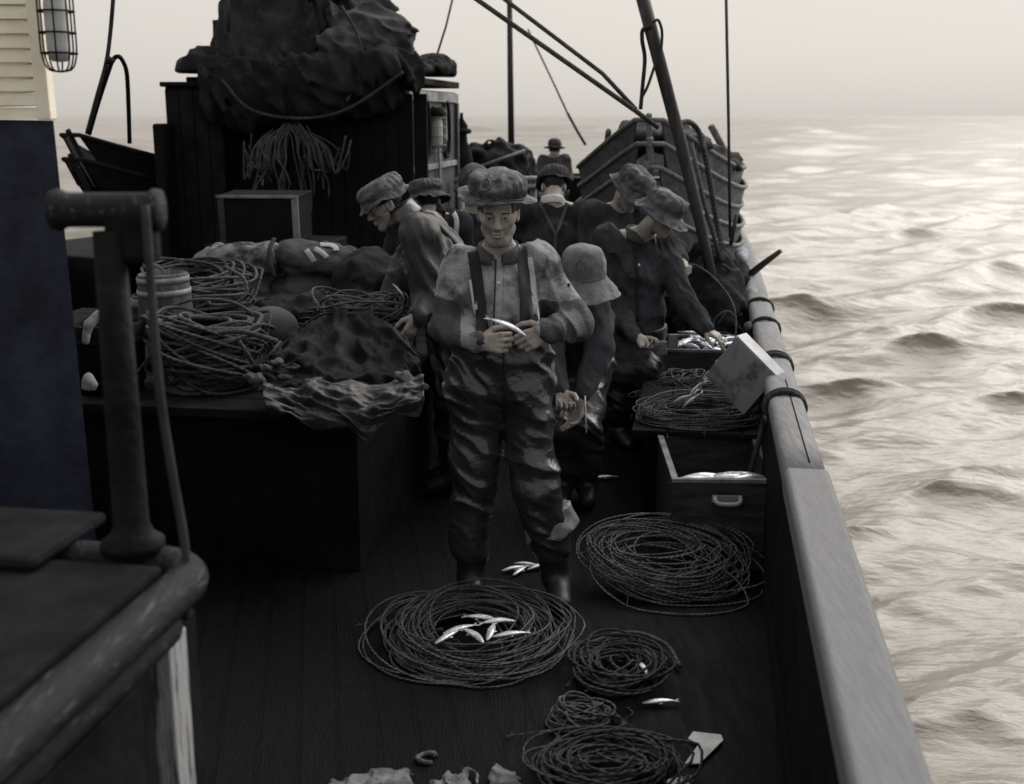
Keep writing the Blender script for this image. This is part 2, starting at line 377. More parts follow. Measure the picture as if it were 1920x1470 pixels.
# ================================================================== SETTING
SEA_Z = -1.15
def make_sea():
    nr = 1250; r = 1.2*(9000/1.2)**(np.arange(nr)/(nr-1)); r[-1] = 20000
    th = np.concatenate([np.arange(-50, -24, .5), np.arange(-24, 36, .11), np.arange(36, 62, .4), np.arange(62, 310, 4.0)])*(math.pi/180)
    R, T = np.meshgrid(r, th, indexing='ij'); X = R*np.sin(T); Y = R*np.cos(T)
    rs = np.random.RandomState(5); Z = np.zeros_like(X); dX = np.zeros_like(X); dY = np.zeros_like(X)
    sp_ = np.maximum(R*.0072, .02)
    for i in range(120):
        lam = math.exp(rs.uniform(math.log(.18), math.log(3.6))); k = 2*math.pi/lam
        a = math.radians(rs.normal(-82, 27)); amp = lam*.0060*rs.uniform(.3, 1.6)*(.95 if lam < 1.0 else .92)
        ph = k*(X*math.cos(a)+Y*math.sin(a))+rs.uniform(0, 6.28); att = np.clip((lam/sp_-2)/3, 0, 1)
        Z += att*amp*np.cos(ph); dX -= att*1.15*amp*math.cos(a)*np.sin(ph); dY -= att*1.15*amp*math.sin(a)*np.sin(ph)
    for i in range(40):                                    # longer, lower swell, which still shows far off
        lam = math.exp(rs.uniform(math.log(4.), math.log(60.))); k = 2*math.pi/lam
        a = math.radians(rs.normal(-80, 30)); amp = lam*.0030*rs.uniform(.4, 1.4); ph = k*(X*math.cos(a)+Y*math.sin(a))+rs.uniform(0, 6.28)
        Z += np.clip((lam/sp_-1.6)/2.5, 0, 1)*np.clip(R/25, .25, 1)*amp*np.cos(ph)
    gust = .75+.55*fbm(np.stack([X*.11, Y*.06, X*0+3], -1), 2)     # patches of rougher and smoother water
    gust = np.clip(gust, .3, 1.3); Z *= gust; v = np.stack([X+dX*gust, Y+dY*gust, Z+SEA_Z], -1).reshape(-1, 3)
    nt_ = len(th); i = np.arange(nr-1)[:, None]; j = np.arange(nt_)[None]; j2 = (j+1) % nt_
    q = np.stack([i*nt_+j, (i+1)*nt_+j, (i+1)*nt_+j2, i*nt_+j2], -1).reshape(-1, 4)[:, ::-1]
    m = bpy.data.materials.new('sea_water'); m.use_nodes = True; N = m.node_tree.nodes; L = m.node_tree.links; b = N['Principled BSDF']
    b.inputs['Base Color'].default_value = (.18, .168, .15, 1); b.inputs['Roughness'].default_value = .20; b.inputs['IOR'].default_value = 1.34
    tc = N.new('ShaderNodeTexCoord'); mp = N.new('ShaderNodeMapping'); mp.inputs['Scale'].default_value = (.55, 1.2, 1); mp.inputs['Rotation'].default_value = (0, 0, .15)
    L.new(tc.outputs['Object'], mp.inputs[0])
    n = N.new('ShaderNodeTexNoise'); n.inputs['Scale'].default_value = 9; n.inputs['Detail'].default_value = 5; L.new(mp.outputs[0], n.inputs['Vector'])
    bp = N.new('ShaderNodeBump'); bp.inputs['Strength'].default_value = .45; bp.inputs['Distance'].default_value = .05
    n3 = N.new('ShaderNodeTexNoise'); n3.inputs['Scale'].default_value = 1.7; n3.inputs['Detail'].default_value = 3; L.new(mp.outputs[0], n3.inputs['Vector'])
    ad = N.new('ShaderNodeMath'); ad.operation = 'MULTIPLY_ADD'; ad.inputs[1].default_value = 2.2; L.new(n3.outputs[0], ad.inputs[0]); L.new(n.outputs[0], ad.inputs[2]); L.new(ad.outputs[0], bp.inputs['Height']); L.new(bp.outputs[0], b.inputs['Normal'])
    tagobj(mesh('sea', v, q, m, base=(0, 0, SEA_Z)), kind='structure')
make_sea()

RAILZ = .75
def star(y):                                              # the starboard side curves in to the bow
    return .31 if y < 11 else -2.7+3.01*math.sqrt(max(0, 1-((y-11)/15.)**2))
ys = np.concatenate([np.arange(-2.5, 11, .5), 11+15*np.sin(np.linspace(0, math.pi/2, 26))])
edge = [(star(y), y) for y in ys]; port = [(-5.4-x, y) for x, y in edge[::-1]]
ring = edge+port[1:]
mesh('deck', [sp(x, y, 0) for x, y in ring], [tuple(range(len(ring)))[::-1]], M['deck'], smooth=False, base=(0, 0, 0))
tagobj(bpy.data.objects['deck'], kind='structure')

def bulwark(side, label):
    E = edge if side > 0 else [(-5.4-x, y) for x, y in edge]
    t = thing('bulwark', label, 'bulwark', sp(E[0][0], E[0][1], 0))
    def strip(name, prof, m, lo, hi, sm=False, bv=0.):     # prof: (offset outboard, z) loop swept along the side
        yy = [y for y in ys if lo <= y <= hi]; yy = sorted(set([lo]+yy+[min(hi, 26)])); pts = []
        for y in yy:
            x0 = star(y); d = (star(y+.05)-star(y-.05))/.1 if y < 25.9 else -8; n2 = nrm((1, -d))
            for (o, z) in prof:
                xx, y2 = x0+n2[0]*o, y+n2[1]*o
                pts.append(sp(xx if side > 0 else -5.4-xx, y2, z))
        k = len(prof); f = []
        for i in range(len(yy)-1):
            for a in range(k):
                b = (a+1) % k; q = (i*k+a, i*k+b, (i+1)*k+b, (i+1)*k+a); f.append(q if side < 0 else q[::-1])
        f += [tuple(range(k))[::-1 if side < 0 else 1], tuple((len(yy)-1)*k+a for a in range(k))[::1 if side < 0 else -1]]
        return mesh(name, pts, f, m, t, smooth=sm, bevel=bv)
    strip('planking', [(.0, .004), (.05, .004), (.05, .69), (.0, .69)], M['tarred'], -2.5, 26)
    strip('hull_side', [(.055, .68), (.10, .68), (-.02, -.4), (-.35, -1.8), (-.40, -1.8), (-.05, -.4)], M['dark'], -2.5, 26)
    if side > 0:
        strip('cap_rail', [(-.001, .68), (.160, .68), (.160, .758), (.146, .7765), (.012, .7765), (-.001, .758)], M['rail2'], -2.5, 4.13, bv=.008)
        sg = lambda x: math.copysign(abs(x)**.62, x)
        prof = [(.078+.078*sg(math.cos(a)), .718+.058*sg(math.sin(a))) for a in np.linspace(0, 2*math.pi, 17)[:-1]]
        strip('round_rail', prof, M['rail'], 4.134, 26, True)
    else: strip('cap_rail', [(-.02, .70), (.17, .70), (.17, .77), (-.02, .77)], M['tarred'], -2.5, 26, bv=.01)
    return t
BW = bulwark(1, 'starboard bulwark with worn pale wooden rail running along the bright sea')
bulwark(-1, 'dark port bulwark behind the pilothouse and the gear')
# seam along the round rail, an eyebolt, and the rope turns
MB().tube([sp(.405, y, .776-.0) for y in np.linspace(4.2, 5.6, 12)], .003, 5).build('rail_seam', M['tarred'], BW)
eb = at(1458, 778, 4.9); EBY = (eb@AX)
th = np.linspace(0, 2*math.pi, 17)[:-1]
MB().tube([sp(.285+.0*a, EBY+.03*math.cos(a), .70+.03*math.sin(a)) for a in th], .009, 6, True).build('eyebolt', M['iron'], BW)
def lashing(y, turns, slant, tail, label):
    c = V(.31+.075, 0, .715); P = []
    n = 22*turns
    for i in range(n+1):
        a = -2.6-i/22*2*math.pi; r = 1.0
        P.append(sp(c[0]+(.075+.014)*math.cos(a), y+slant*i/n+.006*math.sin(a*1.3), c[2]+(.062+.014)*math.sin(a)))
    if tail:
        e = P[-1]
        for k in range(1, 6): P.append(e+SX*(-.012*k)+V(0, 0, -.06*k)+AX*(.02*math.sin(k*1.7)))
    rope('rope_lashing', P, .013, M['rope2'], label, 'rope', 'rope lashings round the round rail', n=2)
for v_, tn, sl_, tl, lb in ((566, 1, .05, 1, 'dark rope turn round the pale rail, farthest of the lashings up the rail'),
                            (603, 1, .05, 0, 'dark rope turn round the rail beside the open box of fish'),
                            (672, 2, .13, 0, 'double dark rope lashing round the rail above the tilted tin'),
                            (743, 2, .10, 1, 'double dark rope lashing round the rail nearest the eyebolt')):
    p = atz(1470, v_, .775); lashing(p@AX, tn, sl_, tl, lb)

# ================================================================== PILOTHOUSE, at the left edge
def pilothouse():
    Y0 = 3.5
    t = thing('pilothouse', 'pilothouse with white clapboards above and dark navy paint below', 'pilothouse', at(60, 1000, Y0)*V(1, 1, 0))
    lean = (at(106, 275, Y0)-at(78, 0, Y0)); slope = lean[0]/lean[2]; c0 = at(106, 275, Y0)
    zt, zs = 3.3, at(50, 226, Y0)[2]
    ex = lambda z: c0[0]+slope*(z-c0[2])                   # the raked right edge
    W = 2.2; back = 1.5; cant = 1.0          # the house end is canted away
    mb = MB(); step = at(40, 95, Y0)[2]-at(40, 122, Y0)[2]; z = zs
    while z < zt:                                          # clapboards, each lapped on the one below
        a, b = z+.003, min(z+step-.003, zt); x1 = ex(a)-.035; x2 = ex(b)-.035
        y1, y2 = Y0-.012, Y0-.004
        mb.hexa([(x1-W, y1, a), (x1, y1, a), (x1-W, Y0+.03, a), (x1, Y0+.03, a), (x2-W, y2, b), (x2, y2, b), (x2-W, Y0+.03, b), (x2, Y0+.03, b)])
        mb.hexa([(x1-.02, Y0+.035, a), (x1+.03, Y0+.035, a), (x1-.02-cant, Y0+back, a), (x1+.03-cant, Y0+back, a), (x2-.02, Y0+.035, b), (x2+.028, Y0+.035, b), (x2-.02-cant, Y0+back, b), (x2+.028-cant, Y0+back, b)])
        z += step
    mb.build('clapboard_wall', M['white'], t, smooth=False)
    a, b = 0.0, zs
    lw = MB().hexa([(ex(a)-W, Y0-.004, a), (ex(a), Y0-.004, a), (ex(a)-W-cant, Y0+back, a), (ex(a)-cant, Y0+back, a), (ex(b)-W, Y0-.004, b), (ex(b), Y0-.004, b), (ex(b)-W-cant, Y0+back, b), (ex(b)-cant, Y0+back, b)])
    lw.build('lower_wall', M['navy'], t, smooth=False)
    a, b = zs+.002, zt
    MB().hexa([(ex(a)-.04, Y0-.022, a), (ex(a)+.0, Y0-.022, a), (ex(a)-.04, Y0+.03, a), (ex(a)+.0, Y0+.03, a), (ex(b)-.04, Y0-.022, b), (ex(b)+.0, Y0-.022, b), (ex(b)-.04, Y0+.03, b), (ex(b)+.0, Y0+.03, b)]).build('corner_board', M['white'], t, smooth=False, bevel=.004)
    
pilothouse()
def caged_lamp(label, c, R, L, m_cage, arm=None):
    """bulkhead lamp hanging in a wire cage, its length L down from the point c"""
    t = thing('caged_lamp', label, 'lamp', c)
    gl = [(0, -L*.93), (R*.45, -L*.92), (R*.66, -L*.8), (R*.68, -L*.3), (R*.55, -L*.12), (R*.5, -L*.05)]
    MB().lathe(c, gl, sides=16).build('glass', M['lampglass'], t)
    MB().lathe(c, [(0, .05), (R*.8, .05), (R*1.05, .0), (R*1.05, -.03), (0, -.03)], sides=16).build('cap', M['iron'], t)
    mb = MB(); w_ = max(R*.045, .0026)
    for k in range(8):
        a = k*math.pi/4+.2; d = V(math.cos(a), math.sin(a), 0)
        mb.tube(spline([c+d*R+V(0, 0, -.02), c+d*R+V(0, 0, -L*.5), c+d*R*.98+V(0, 0, -L*.82), c+d*R*.7+V(0, 0, -L*1.0), c+d*R*.1+V(0, 0, -L*1.04)], 5), w_, 5)
    for q in (.12, .36, .60, .83): mb.tube([c+V(R*1.02*math.cos(a), R*1.02*math.sin(a), -L*q) for a in th], w_*1.1, 5, True)
    mb.build('cage', m_cage, t)
    if arm is not None: MB().tube([c+V(0, 0, .03), (c+arm)/2+V(0, 0, .05), arm], R*.2, 8).build('bracket', M['iron'], t)
c = at(99, -40, 3.36); caged_lamp('wire caged lamp on the corner of the white clapboard pilothouse', c, .047, .235, M['iron'], arm=at(70, -40, 3.5))

# ================================================================== CABIN TRUNK, lower left, close to the camera
def cabin():
    t = thing('cabin_trunk', 'low cabin trunk with thick rounded worn moulding and a flaking pale corner post', 'cabin', V(-1.2, 1.3, 0))
    cz = 1.12; C0 = atz(405, 1030, cz); s0 = C0@SX; a0 = C0@AX          # the forward starboard corner
    def P(dx, dy, z): return sp(s0+dx, a0+dy, z)
    def bar(off, z, rx, rz, name, m):                                   # rounded moulding turning the corner
        pts = [P(off, -2.6, z)]+[P(off, y, z) for y in np.linspace(-2.2, -.16+off, 10)]
        pts += [P(off-.10*(1-math.cos(a)), off-.06+.10*(math.sin(a))-.04, z) for a in np.linspace(.2, math.pi/2, 6)]
        pts += [P(x, off, z) for x in np.linspace(-.2, -2.4, 8)]
        MB().tube(pts, rx, 14).build(name, m, t)
    bar(-.02, cz-.035, .042, .05, 'upper_moulding', M['wornpaint'])
    bar(-.055, cz-.125, .034, .04, 'lower_moulding', M['wornpaint'])
    MB().box(P(-1.3, -1.35, cz-.03), (2.46, 2.5, .06), RSHIP).build('roof', M['dark'], t, smooth=False, bevel=.01)
    MB().box(P(-1.3, -1.36, (cz-.18)/2), (2.34, 2.5, cz-.18), RSHIP).build('wall', M['dark'], t, smooth=False)
    p = atz(292, 1250, .85)
    z1 = cz-.19; d = (p@AX)-a0; x = (p@SX)-s0
    MB().box(P(-.115, d, z1/2), (.05, .085, z1), RSHIP).build('corner_post', M['bareboard'], t, smooth=False, bevel=.006)
    MB().box(P(-.125, d-.35, z1/2), (.03, .42, z1-.1), RSHIP).build('side_panel', M['dark'], t, smooth=False, bevel=.006)
    for k in (-.16,): MB().box(P(-.118, d+.10, z1/2), (.02, .05, z1), RSHIP).build('corner_bead', M['dark'], t, smooth=False)
    # a low hatch slide on the roof
    q = atz(140, 985, cz)
    MB().box(q+V(-.16, -.10, .015), (.42, .30, .03), RSHIP).build('roof_slide', M['dark'], t, smooth=False, bevel=.015)
cabin()
def hauler():
    b = atz(250, 1030, 1.12); Yb = b[1]
    t = thing('line_hauler', 'dark iron line hauler post with a horizontal roller beside the pilothouse', 'line hauler', b)
    top = at(242, 350, Yb+.02)
    MB().lathe(V(b[0], b[1], b[2]-.0), [(0, .001), (.065, .001), (.065, .02), (.045, .035), (.036, .06), (.034, .3), (.030, .66), (.0, .66)], sides=18).build('post', M['iron'], t)
    R = np.stack([nrm((0, 1, 0)), V(0, 0, 1), V(1, 0, 0)], 1)
    MB().lathe(V(top[0]-.155, top[1], top[2]-.045), [(0, 0), (.038, 0), (.042, .015), (.034, .03), (.034, .19), (.042, .20), (.040, .215), (0, .215)], R=R, sides=20).build('roller', M['wornpaint'], t)
    MB().box((top[0], top[1], top[2]-.10), (.10, .06, .10)).build('bearing', M['iron'], t, smooth=False, bevel=.015)
    rope('hanging_line', [at(272, 384, Yb-.03), at(296, 700, Yb-.05), at(322, 880, Yb-.06), at(345, 1010, Yb-.075), at(350, 1095, Yb-.085), at(350, 1160, Yb-.09)], .009, M['line'], 'dark line hanging from the roller past the cabin moulding', 'rope')
hauler()

# ================================================================== WORK TABLE (raised hatch) under the gear
TZ = .74
TA = atz(480, 770, TZ); T_s1 = (atz(770, 745, TZ)@SX)-.12; T_a0 = TA@AX
def table():
    t = thing('hatch_table', 'dark raised hatch used as a bait table, piled with rope and canvas', 'hatch', sp(T_s1-1.3, T_a0+1.2, 0))
    MB().box(sp(T_s1-1.35, T_a0+1.25, (TZ-.05)/2+.002), (2.60, 2.4, TZ-.05), RSHIP).build('coaming', M['tarred'], t, smooth=False)
    mb = MB()
    for k in range(12): mb.box(sp(T_s1-1.35, T_a0+.105+.21*k, TZ-.022), (2.7, .203, .044), RSHIP)
    mb.build('table_top', M['dark'], t, smooth=False, bevel=.006)
table()

# ================================================================== DECKHOUSE AND WHAT IS PILED ON IT
HY = 10.0; HC = at(765, 300, HY)
hs0, ha0 = HC@SX, HC@AX
def Hh(dx, dy, z): return sp(hs0+dx, ha0+dy, z)
def deckhouse():
    ztop = at(765, 142, HY)[2]; t = thing('deckhouse', 'dark deckhouse with pale trim under its roof and two dark windows', 'deckhouse', Hh(-1, .8, 0))
    D = 1.95; W = 1.88
    MB().box(Hh(-W/2, D/2, (ztop-.1)/2), (W, D, ztop-.1), RSHIP).build('walls', M['housegrey'], t, smooth=False)
    mb = MB()
    for k in range(17): mb.box(Hh(-W+.06+.121*k, -.012, (ztop-.14)/2), (.112, .024, ztop-.15), RSHIP)
    mb.build('front_boards', M['tarred'], t, smooth=False)
    MB().box(Hh(-W/2, D/2, ztop-.03), (W+.06, D+.08, .06), RSHIP).build('roof', M['tarred'], t, smooth=False, bevel=.01)
    MB().box(Hh(.012, D/2, ztop-.155), (.026, D+.02, .085), RSHIP).build('eave_trim', M['trim'], t, smooth=False, bevel=.004)
    MB().box(Hh(.008, .03, (ztop-.2)/2), (.05, .07, ztop-.2), RSHIP).build('corner_board', M['housegrey'], t, smooth=False, bevel=.004)
    MB().box(Hh(.008, D-.03, (ztop-.2)/2), (.05, .07, ztop-.2), RSHIP).build('corner_board', M['housegrey'], t, smooth=False, bevel=.004)
    MB().box(Hh(.010, D/2, 1.55), (.03, D-.16, .05), RSHIP).build('belt_rail', M['trim'], t, smooth=False, bevel=.004)
    for y in (.62, 1.46):
        fr = MB(); n = 18; P = [(y+.17*math.cos(a)*(abs(math.cos(a))**-.35 if abs(math.cos(a)) > .05 else 1)*.8, 1.88+.26*math.sin(a)) for a in np.linspace(0, 2*math.pi, n+1)[:-1]]
        f = fr.tube([Hh(.006, p[0], p[1]) for p in P], .022, 6, True).build('window', M['dark'], t)
        mesh('pane', [Hh(.008, p[0], p[1]) for p in P], [tuple(range(n))], M['glass'], f, smooth=False)
    for y in (.25, 1.05): MB().tube([Hh(.03, y, .3), Hh(.03, y, 2.05)], .016, 8).build('pipe', M['trim' if y > 1 else 'iron'], t)
deckhouse()
c = at(818, 212, 10.9); caged_lamp('small pale lamp in a wire cage on the side of the dark deckhouse', c, .085, .34, M['trim'], arm=c+V(-.12, .05, .02))
# vent post right of the house
p = at(866, 300, 12.2)
t = thing('vent_post', 'slim dark ventilator post behind the right corner of the deckhouse', 'ventilator', p*V(1, 1, 0))
MB().lathe(p*V(1, 1, 0), [(0, .002), (.13, .002), (.12, 1.1), (.115, 1.55), (.09, 1.68), (.06, 1.74), (.05, 1.85), (.065, 1.90), (.02, 1.97), (.015, 2.03), (0, 2.03)], sides=14).build('pipe', M['dark'], t)
MB().lathe(p*V(1, 1, 0), [(.075, 1.82), (.10, 1.83), (.10, 1.86), (.06, 1.88)], sides=14).build('cap', M['dark'], t)

ROOFZ = at(765, 142, HY)[2]
def A(u, v, Y=10.6): return at(u, v, Y)
mast = thing('mast_with_sail', 'tall dark mast wrapped in its furled sail above the deckhouse', 'mast', A(520, 900, 10.7)*V(1, 1, 0))
MB().tube([A(520, 320, 10.7), A(522, -500, 10.7)], .13, 14).build('mast', M['spar'], mast)
blob('furled_sail', M['sailcloth'], [(A(500, 170, 10.6), A(515, -160, 10.6), .50, .30), (A(560, 160, 10.5), A(570, -160, 10.6), .36, .20), (A(470, 150, 10.5), A(480, 10, 10.6), .30, .16), (A(520, 200, 10.4), (.75, .5, .30))],
     .026, .02, 4.5, mast, k=.10, stretch=(2.0, 2.0, .32), fold=crumple(.14, .08, 3., (7, 6, 2.2)), cut=(V(0, 0, ROOFZ+.03), (0, 0, -1)))
b = blob('canvas_bundle', M['canvasgrey'], [(A(700, 70, 10.3), (.36, .3, .26)), (A(655, 90, 10.2), (.25, .25, .22)), (A(740, 95, 10.4), (.22, .25, .2)), (A(690, 30, 10.4), (.22, .2, .15)), (A(690, 128, 10.3), (.42, .3, .10)), (A(640, 30, 10.5), (.13, .2, .16))],
     .020, .015, 5, None, k=.08, fold=crumple(.14, .07, 8., (4.2, 4.2, 6.)), cut=(V(0, 0, ROOFZ+.03), (0, 0, -1)))
tagobj(b, 'lumpy grey canvas bundle lashed on the deckhouse roof beside the furled sail', 'canvas')
b = blob('canvas_bundle', M['canvas'], [(A(380, 135, 10.3), (.22, .25, .2)), (A(425, 150, 10.2), (.25, .25, .2)), (A(345, 155, 10.3), (.12, .2, .10))], .025, .012, 6, None, k=.05, fold=crumple(.07, .03, 2., (5, 5, 4)), cut=(V(0, 0, ROOFZ+.03), (0, 0, -1)))
tagobj(b, 'dark canvas hump at the port end of the deckhouse roof', 'canvas')
b = blob('canvas_bundle', M['canvas'], [(A(815, 125, 11.2), (.17, .3, .13)), (A(790, 130, 10.6), (.10, .3, .06)), (A(846, 140, 11.3), (.06, .2, .07))], .025, .03, 8, None, k=.04, ridge=.015, cut=(V(0, 0, ROOFZ+.03), (0, 0, -1)))
tagobj(b, 'dark canvas roll above the pale trim at the roof corner', 'canvas')
b = blob('canvas_drape', M['canvas'], [(at(590, 165, 9.90), (.80, .13, .24)), (at(470, 180, 9.90), (.36, .12, .26)), (at(700, 130, 9.95), (.38, .20, .16)), (at(420, 165, 9.9), (.16, .16, .18))], .022, .012, 4.5, None, k=.12, fold=crumple(.13, .08, 5., (6, 5, 3.2)))
tagobj(b, 'dark canvas hanging over the front of the deckhouse roof', 'canvas')
for pts, lb in (([(415, 150, 9.72), (470, 205, 9.70), (560, 222, 9.69), (650, 205, 9.70), (757, 135, 9.72)], 'dark rope drooping across the canvas on the deckhouse front'), ([(640, 12, 9.95), (668, 60, 9.90), (680, 110, 9.86), (672, 150, 9.80), (650, 190, 9.74)], 'dark lashing over the lumpy grey canvas bundle')):
    rope('lashing_rope', [at(*q) for q in pts], .014, M['rope2'], lb, 'rope')
# gear heaped against the port end of the deckhouse
zl = at(330, 162, 10.1)[2]; x0, x1 = at(321, 300, 10.1)[0], at(425, 300, 10.1)[0]
t = thing('deck_locker', 'tall dark locker standing against the port end of the deckhouse', 'locker', V((x0+x1)/2, 10.2, 0))
MB().box(V((x0+x1)/2, 10.35, zl/2), (x1-x0, .6, zl-.006)).build('carcass', M['tarred'], t, smooth=False, bevel=.01)
mb = MB()
for k in range(4): mb.box(V(x0+(x1-x0)*(k+.5)/4, 10.04, zl/2), ((x1-x0)/4-.008, .02, zl-.06))
mb.build('door_boards', M['dark'], t, smooth=False)
MB().box(V((x0+x1)/2, 10.34, zl+.015), (x1-x0+.06, .68, .04)).build('lid', M['tarred'], t, smooth=False, bevel=.01)
z2 = at(315, 232, 10.0)[2]; x2 = at(309, 300, 10.0)[0]
b = MB().box(V((x2+x0)/2+.03, 9.95, z2/2+.003), (x0-x2+.06, .5, z2), None).build('gear_chest', M['tarred'], None, smooth=False, bevel=.02)
tagobj(b, 'narrow dark chest stepping down from the port side locker', 'chest')
# hank of lines hanging on the house front
t = thing('hanging_hank', 'hank of pale lines fanning down the dark deckhouse front', 'rope hank', at(555, 380, 9.85))
mb = MB(); k0 = at(552, 236, 9.84)
for i in range(64):
    u = -1+2*RS.rand(); e = at(556+u*100+RS.randn()*7, 385-55*abs(u)+RS.uniform(-90, 35), 9.80-RS.rand()*.12); top = k0+V(u*.11+RS.randn()*.03, -.03*RS.rand(), .03*RS.rand()-.08*u*u)
    mid = V(k0[0]+u*.38+RS.randn()*.03, 9.78-RS.rand()*.10, k0[2]-.22-.16*abs(u)+RS.randn()*.03); m2 = (mid+e)/2+V(RS.randn()*.02, RS.randn()*.02, 0)
    mb.tube(spline([top, (top*.45+mid*.55)+V(u*.05+RS.randn()*.01, -.02, .045), mid, m2, e], 5), RS.uniform(.005, .009), 5)
mb.build('strands', M['rope'], t, useuv=True)
MB().tube([k0+V(0, .12, .05), k0+V(0, -.05, .03), k0+V(0, -.07, .08)], .016, 7).build('hook', M['iron'], t)

# ================================================================== DORIES
def dory_mesh(L, name_):
    n = 25; T = np.linspace(0, 1, n); st = []
    for t in T:
        gw = .74*(math.sin(math.pi*min(1, (.02+t*.86)))**.78)*(1 if t < .55 else 1-.30*((t-.55)/.45)**2); gz = .55+.42*max(0, (.5-t)/.5)**2+.25*max(0, (t-.5)/.5)**2
        bt = np.clip((t-.02)/.98, 0, 1); bw = .40*(max(0, math.sin(math.pi*min(1, .001+bt*.92)))**.8); bz = .10*(2*t-1)**2
        yg = L*t; yb = L*(.13+.80*t); st.append((gw, gz, bw, bz, yg, yb))
    return st
def add_dory(t, c, rot, st, top=False):
    R = np.array([[math.cos(rot), -math.sin(rot), 0], [math.sin(rot), math.cos(rot), 0], [0, 0, 1]])
    def pt(s, q, k, off=0.):                                 # k up the side, lapped strakes
        gw, gz, bw, bz, yg, yb = s; kk = k; bulge = .05*math.sin(math.pi*k)
        return c+R@V(q*max(bw+(gw-bw)*kk+bulge+off, .004), yb+(yg-yb)*kk, bz+(gz-bz)*kk)
    v = []; f = []
    lev = [0, .02, .25, .255, .50, .505, .75, .755, .98]; offs = [0, 0, .004, .02, .004, .02, .004, .02, .004]
    rows = 2*len(lev)
    for s in st:
        for q in (-1, 1):
            for k, o in zip(lev, offs): v.append(pt(s, q, k, o if s[0] > .05 else 0))
    m = len(lev)
    for i in range(len(st)-1):
        for q in (0, 1):
            for k in range(m-1):
                a = i*rows+q*m+k; b = a+rows; fc = (a, a+1, b+1, b); f.append(fc if q == 0 else fc[::-1])
        a = i*rows; f.append((a, a+rows, a+rows+m, a+m))
    last = (len(st)-1)*rows; f.append(tuple([last+k for k in range(m)]+[last+m+k for k in range(m-1, -1, -1)]))
    mesh('hull', v, f, M['dory'], t, smooth=False, solid=.018)
    pts = [pt(s, -1, 1.0, .012) for s in st[::-1]]+[pt(s, 1, 1.0, .012) for s in st]
    MB().tube(pts, .019, 7).build('gunwale', M['gunwale'], t)
    MB().tube([c+R@V(0, st[0][5]-.02, st[0][3]), c+R@V(0, (st[0][4]+st[0][5])/2-.03, .5), c+R@V(0, st[0][4]-.02, st[0][1]+.04)], .022, 7).build('stem', M['gunwale'], t)
    if top:
        for y in (.32, .52, .72):
            s = st[int(y*24)]; MB().box(c+R@V(0, s[4], s[1]-.13), (2*s[0]-.10, .2, .025), R).build('thwart', M['gunwale'], t, smooth=False)
    return R
BOW = at(1218, 214, 8.45); DL = 4.7; DST = dory_mesh(DL, '')
DR = SHIP_ROT; DBASE = V(BOW[0], BOW[1], BOW[2]-.97-.04)
LB = ['topmost dory of the nested stack, its open gunwales against the sea', 'second dory from the top of the nested stack by the rail', 'third dory from the top of the nested stack by the rail',
      'fourth dory from the top of the nested stack by the rail', 'lowest dory of the nested stack by the rail']
for i in range(5):
    c = DBASE-V(0, 0, .165*i)+V(.012*math.sin(i*2.1), .02*math.cos(i*3), 0)
    t = thing('dory', LB[i], 'dory', c, 'dories nested in a stack by the starboard rail'); add_dory(t, c, DR, DST, i == 0)
zb = DBASE[2]-.66
t = thing('dory_chock', 'dark timber chocks under the nested dories', 'chocks', sp((DBASE@SX), (DBASE@AX)+2.2, 0))
for y in (1.3, 3.3): MB().box(DBASE*V(1, 1, 0)+AX*y+V(0, 0, (zb+.02)/2), (.9, .14, zb+.02), RSHIP).build('chock', M['tarred'], t, smooth=False)
def Dp(x, y, z): return DBASE+SX*x+AX*y+V(0, 0, z)
b = blob('folded_sail', M['canvasgrey'], [(Dp(-.05, .55, .86), (.22, .4, .12)), (Dp(.05, .95, .84), (.30, .4, .11)), (Dp(.25, .8, .80), (.2, .3, .10)), (Dp(-.28, 1.2, .74), (.15, .5, .10))], .022, .03, 7, None, k=.04, ridge=.02)
tagobj(b, 'crumpled folded sail heaped in the bow of the topmost dory', 'sail')
b = rope('oar', [Dp(-.36, .9, .88), Dp(-.52, 2.6, .70)], .024, M['gunwale'], 'pale oar lying along the left gunwale of the topmost dory', 'oar', smoothpath=False)
b = rope('mooring_rope', [at(1275, 232, 8.6), at(1290, 228, 8.7), at(1306, 240, 8.8), at(1316, 262, 8.8), at(1324, 300, 8.7), at(1345, 420, 8.6), at(1362, 500, 8.4)], .020, M['rope2'], 'dark rope looped over the topmost dory and down its side', 'rope')
b = rope('oar', [Dp(.62, 1.7, .60), at(1333, 236, 9.9)], .030, M['gunwale'], 'oar handle sticking up from the topmost dory above its outer gunwale', 'oar', smoothpath=False)
b = blob('net_bundle', M['canvasgrey'], [(Dp(.42, 1.5, .66), (.16, .4, .10)), (Dp(.55, 1.9, .62), (.14, .4, .09))], .02, .03, 9, None, k=.03, ridge=.02)
tagobj(b, 'small rumpled net bundle along the outer gunwale of the topmost dory', 'net')
# port side dories, dark against the sea
PST = DST
pb = at(131, 246, 9.6)
for i, lb in enumerate(('upper dark dory on the port side, its bow rising against the sea', 'lower dark dory on the port side under the upper one')):
    c0 = V(pb[0], pb[1], pb[2]-1.0-.19*i); t = thing('dory', lb, 'dory', c0, 'dark dories on the port side')
    rot = D2R(-27)
    for_m = add_dory(t, c0, rot, PST)
    for o in t.children:
        if o.name.startswith('hull'): o.data.materials[0] = M['tarred']
        else: o.data.materials[0] = M['dark']
b = MB().box(at(215, 480, 10.6)*V(1, 1, 0)+V(0, 1.5, .39), (1.5, 3.2, .78), frame((.45, .89, 0))).build('dory_bed', M['tarred'], None, smooth=False, bevel=.02)
tagobj(b, 'dark timber bed beneath the port side dories', 'timber bed')

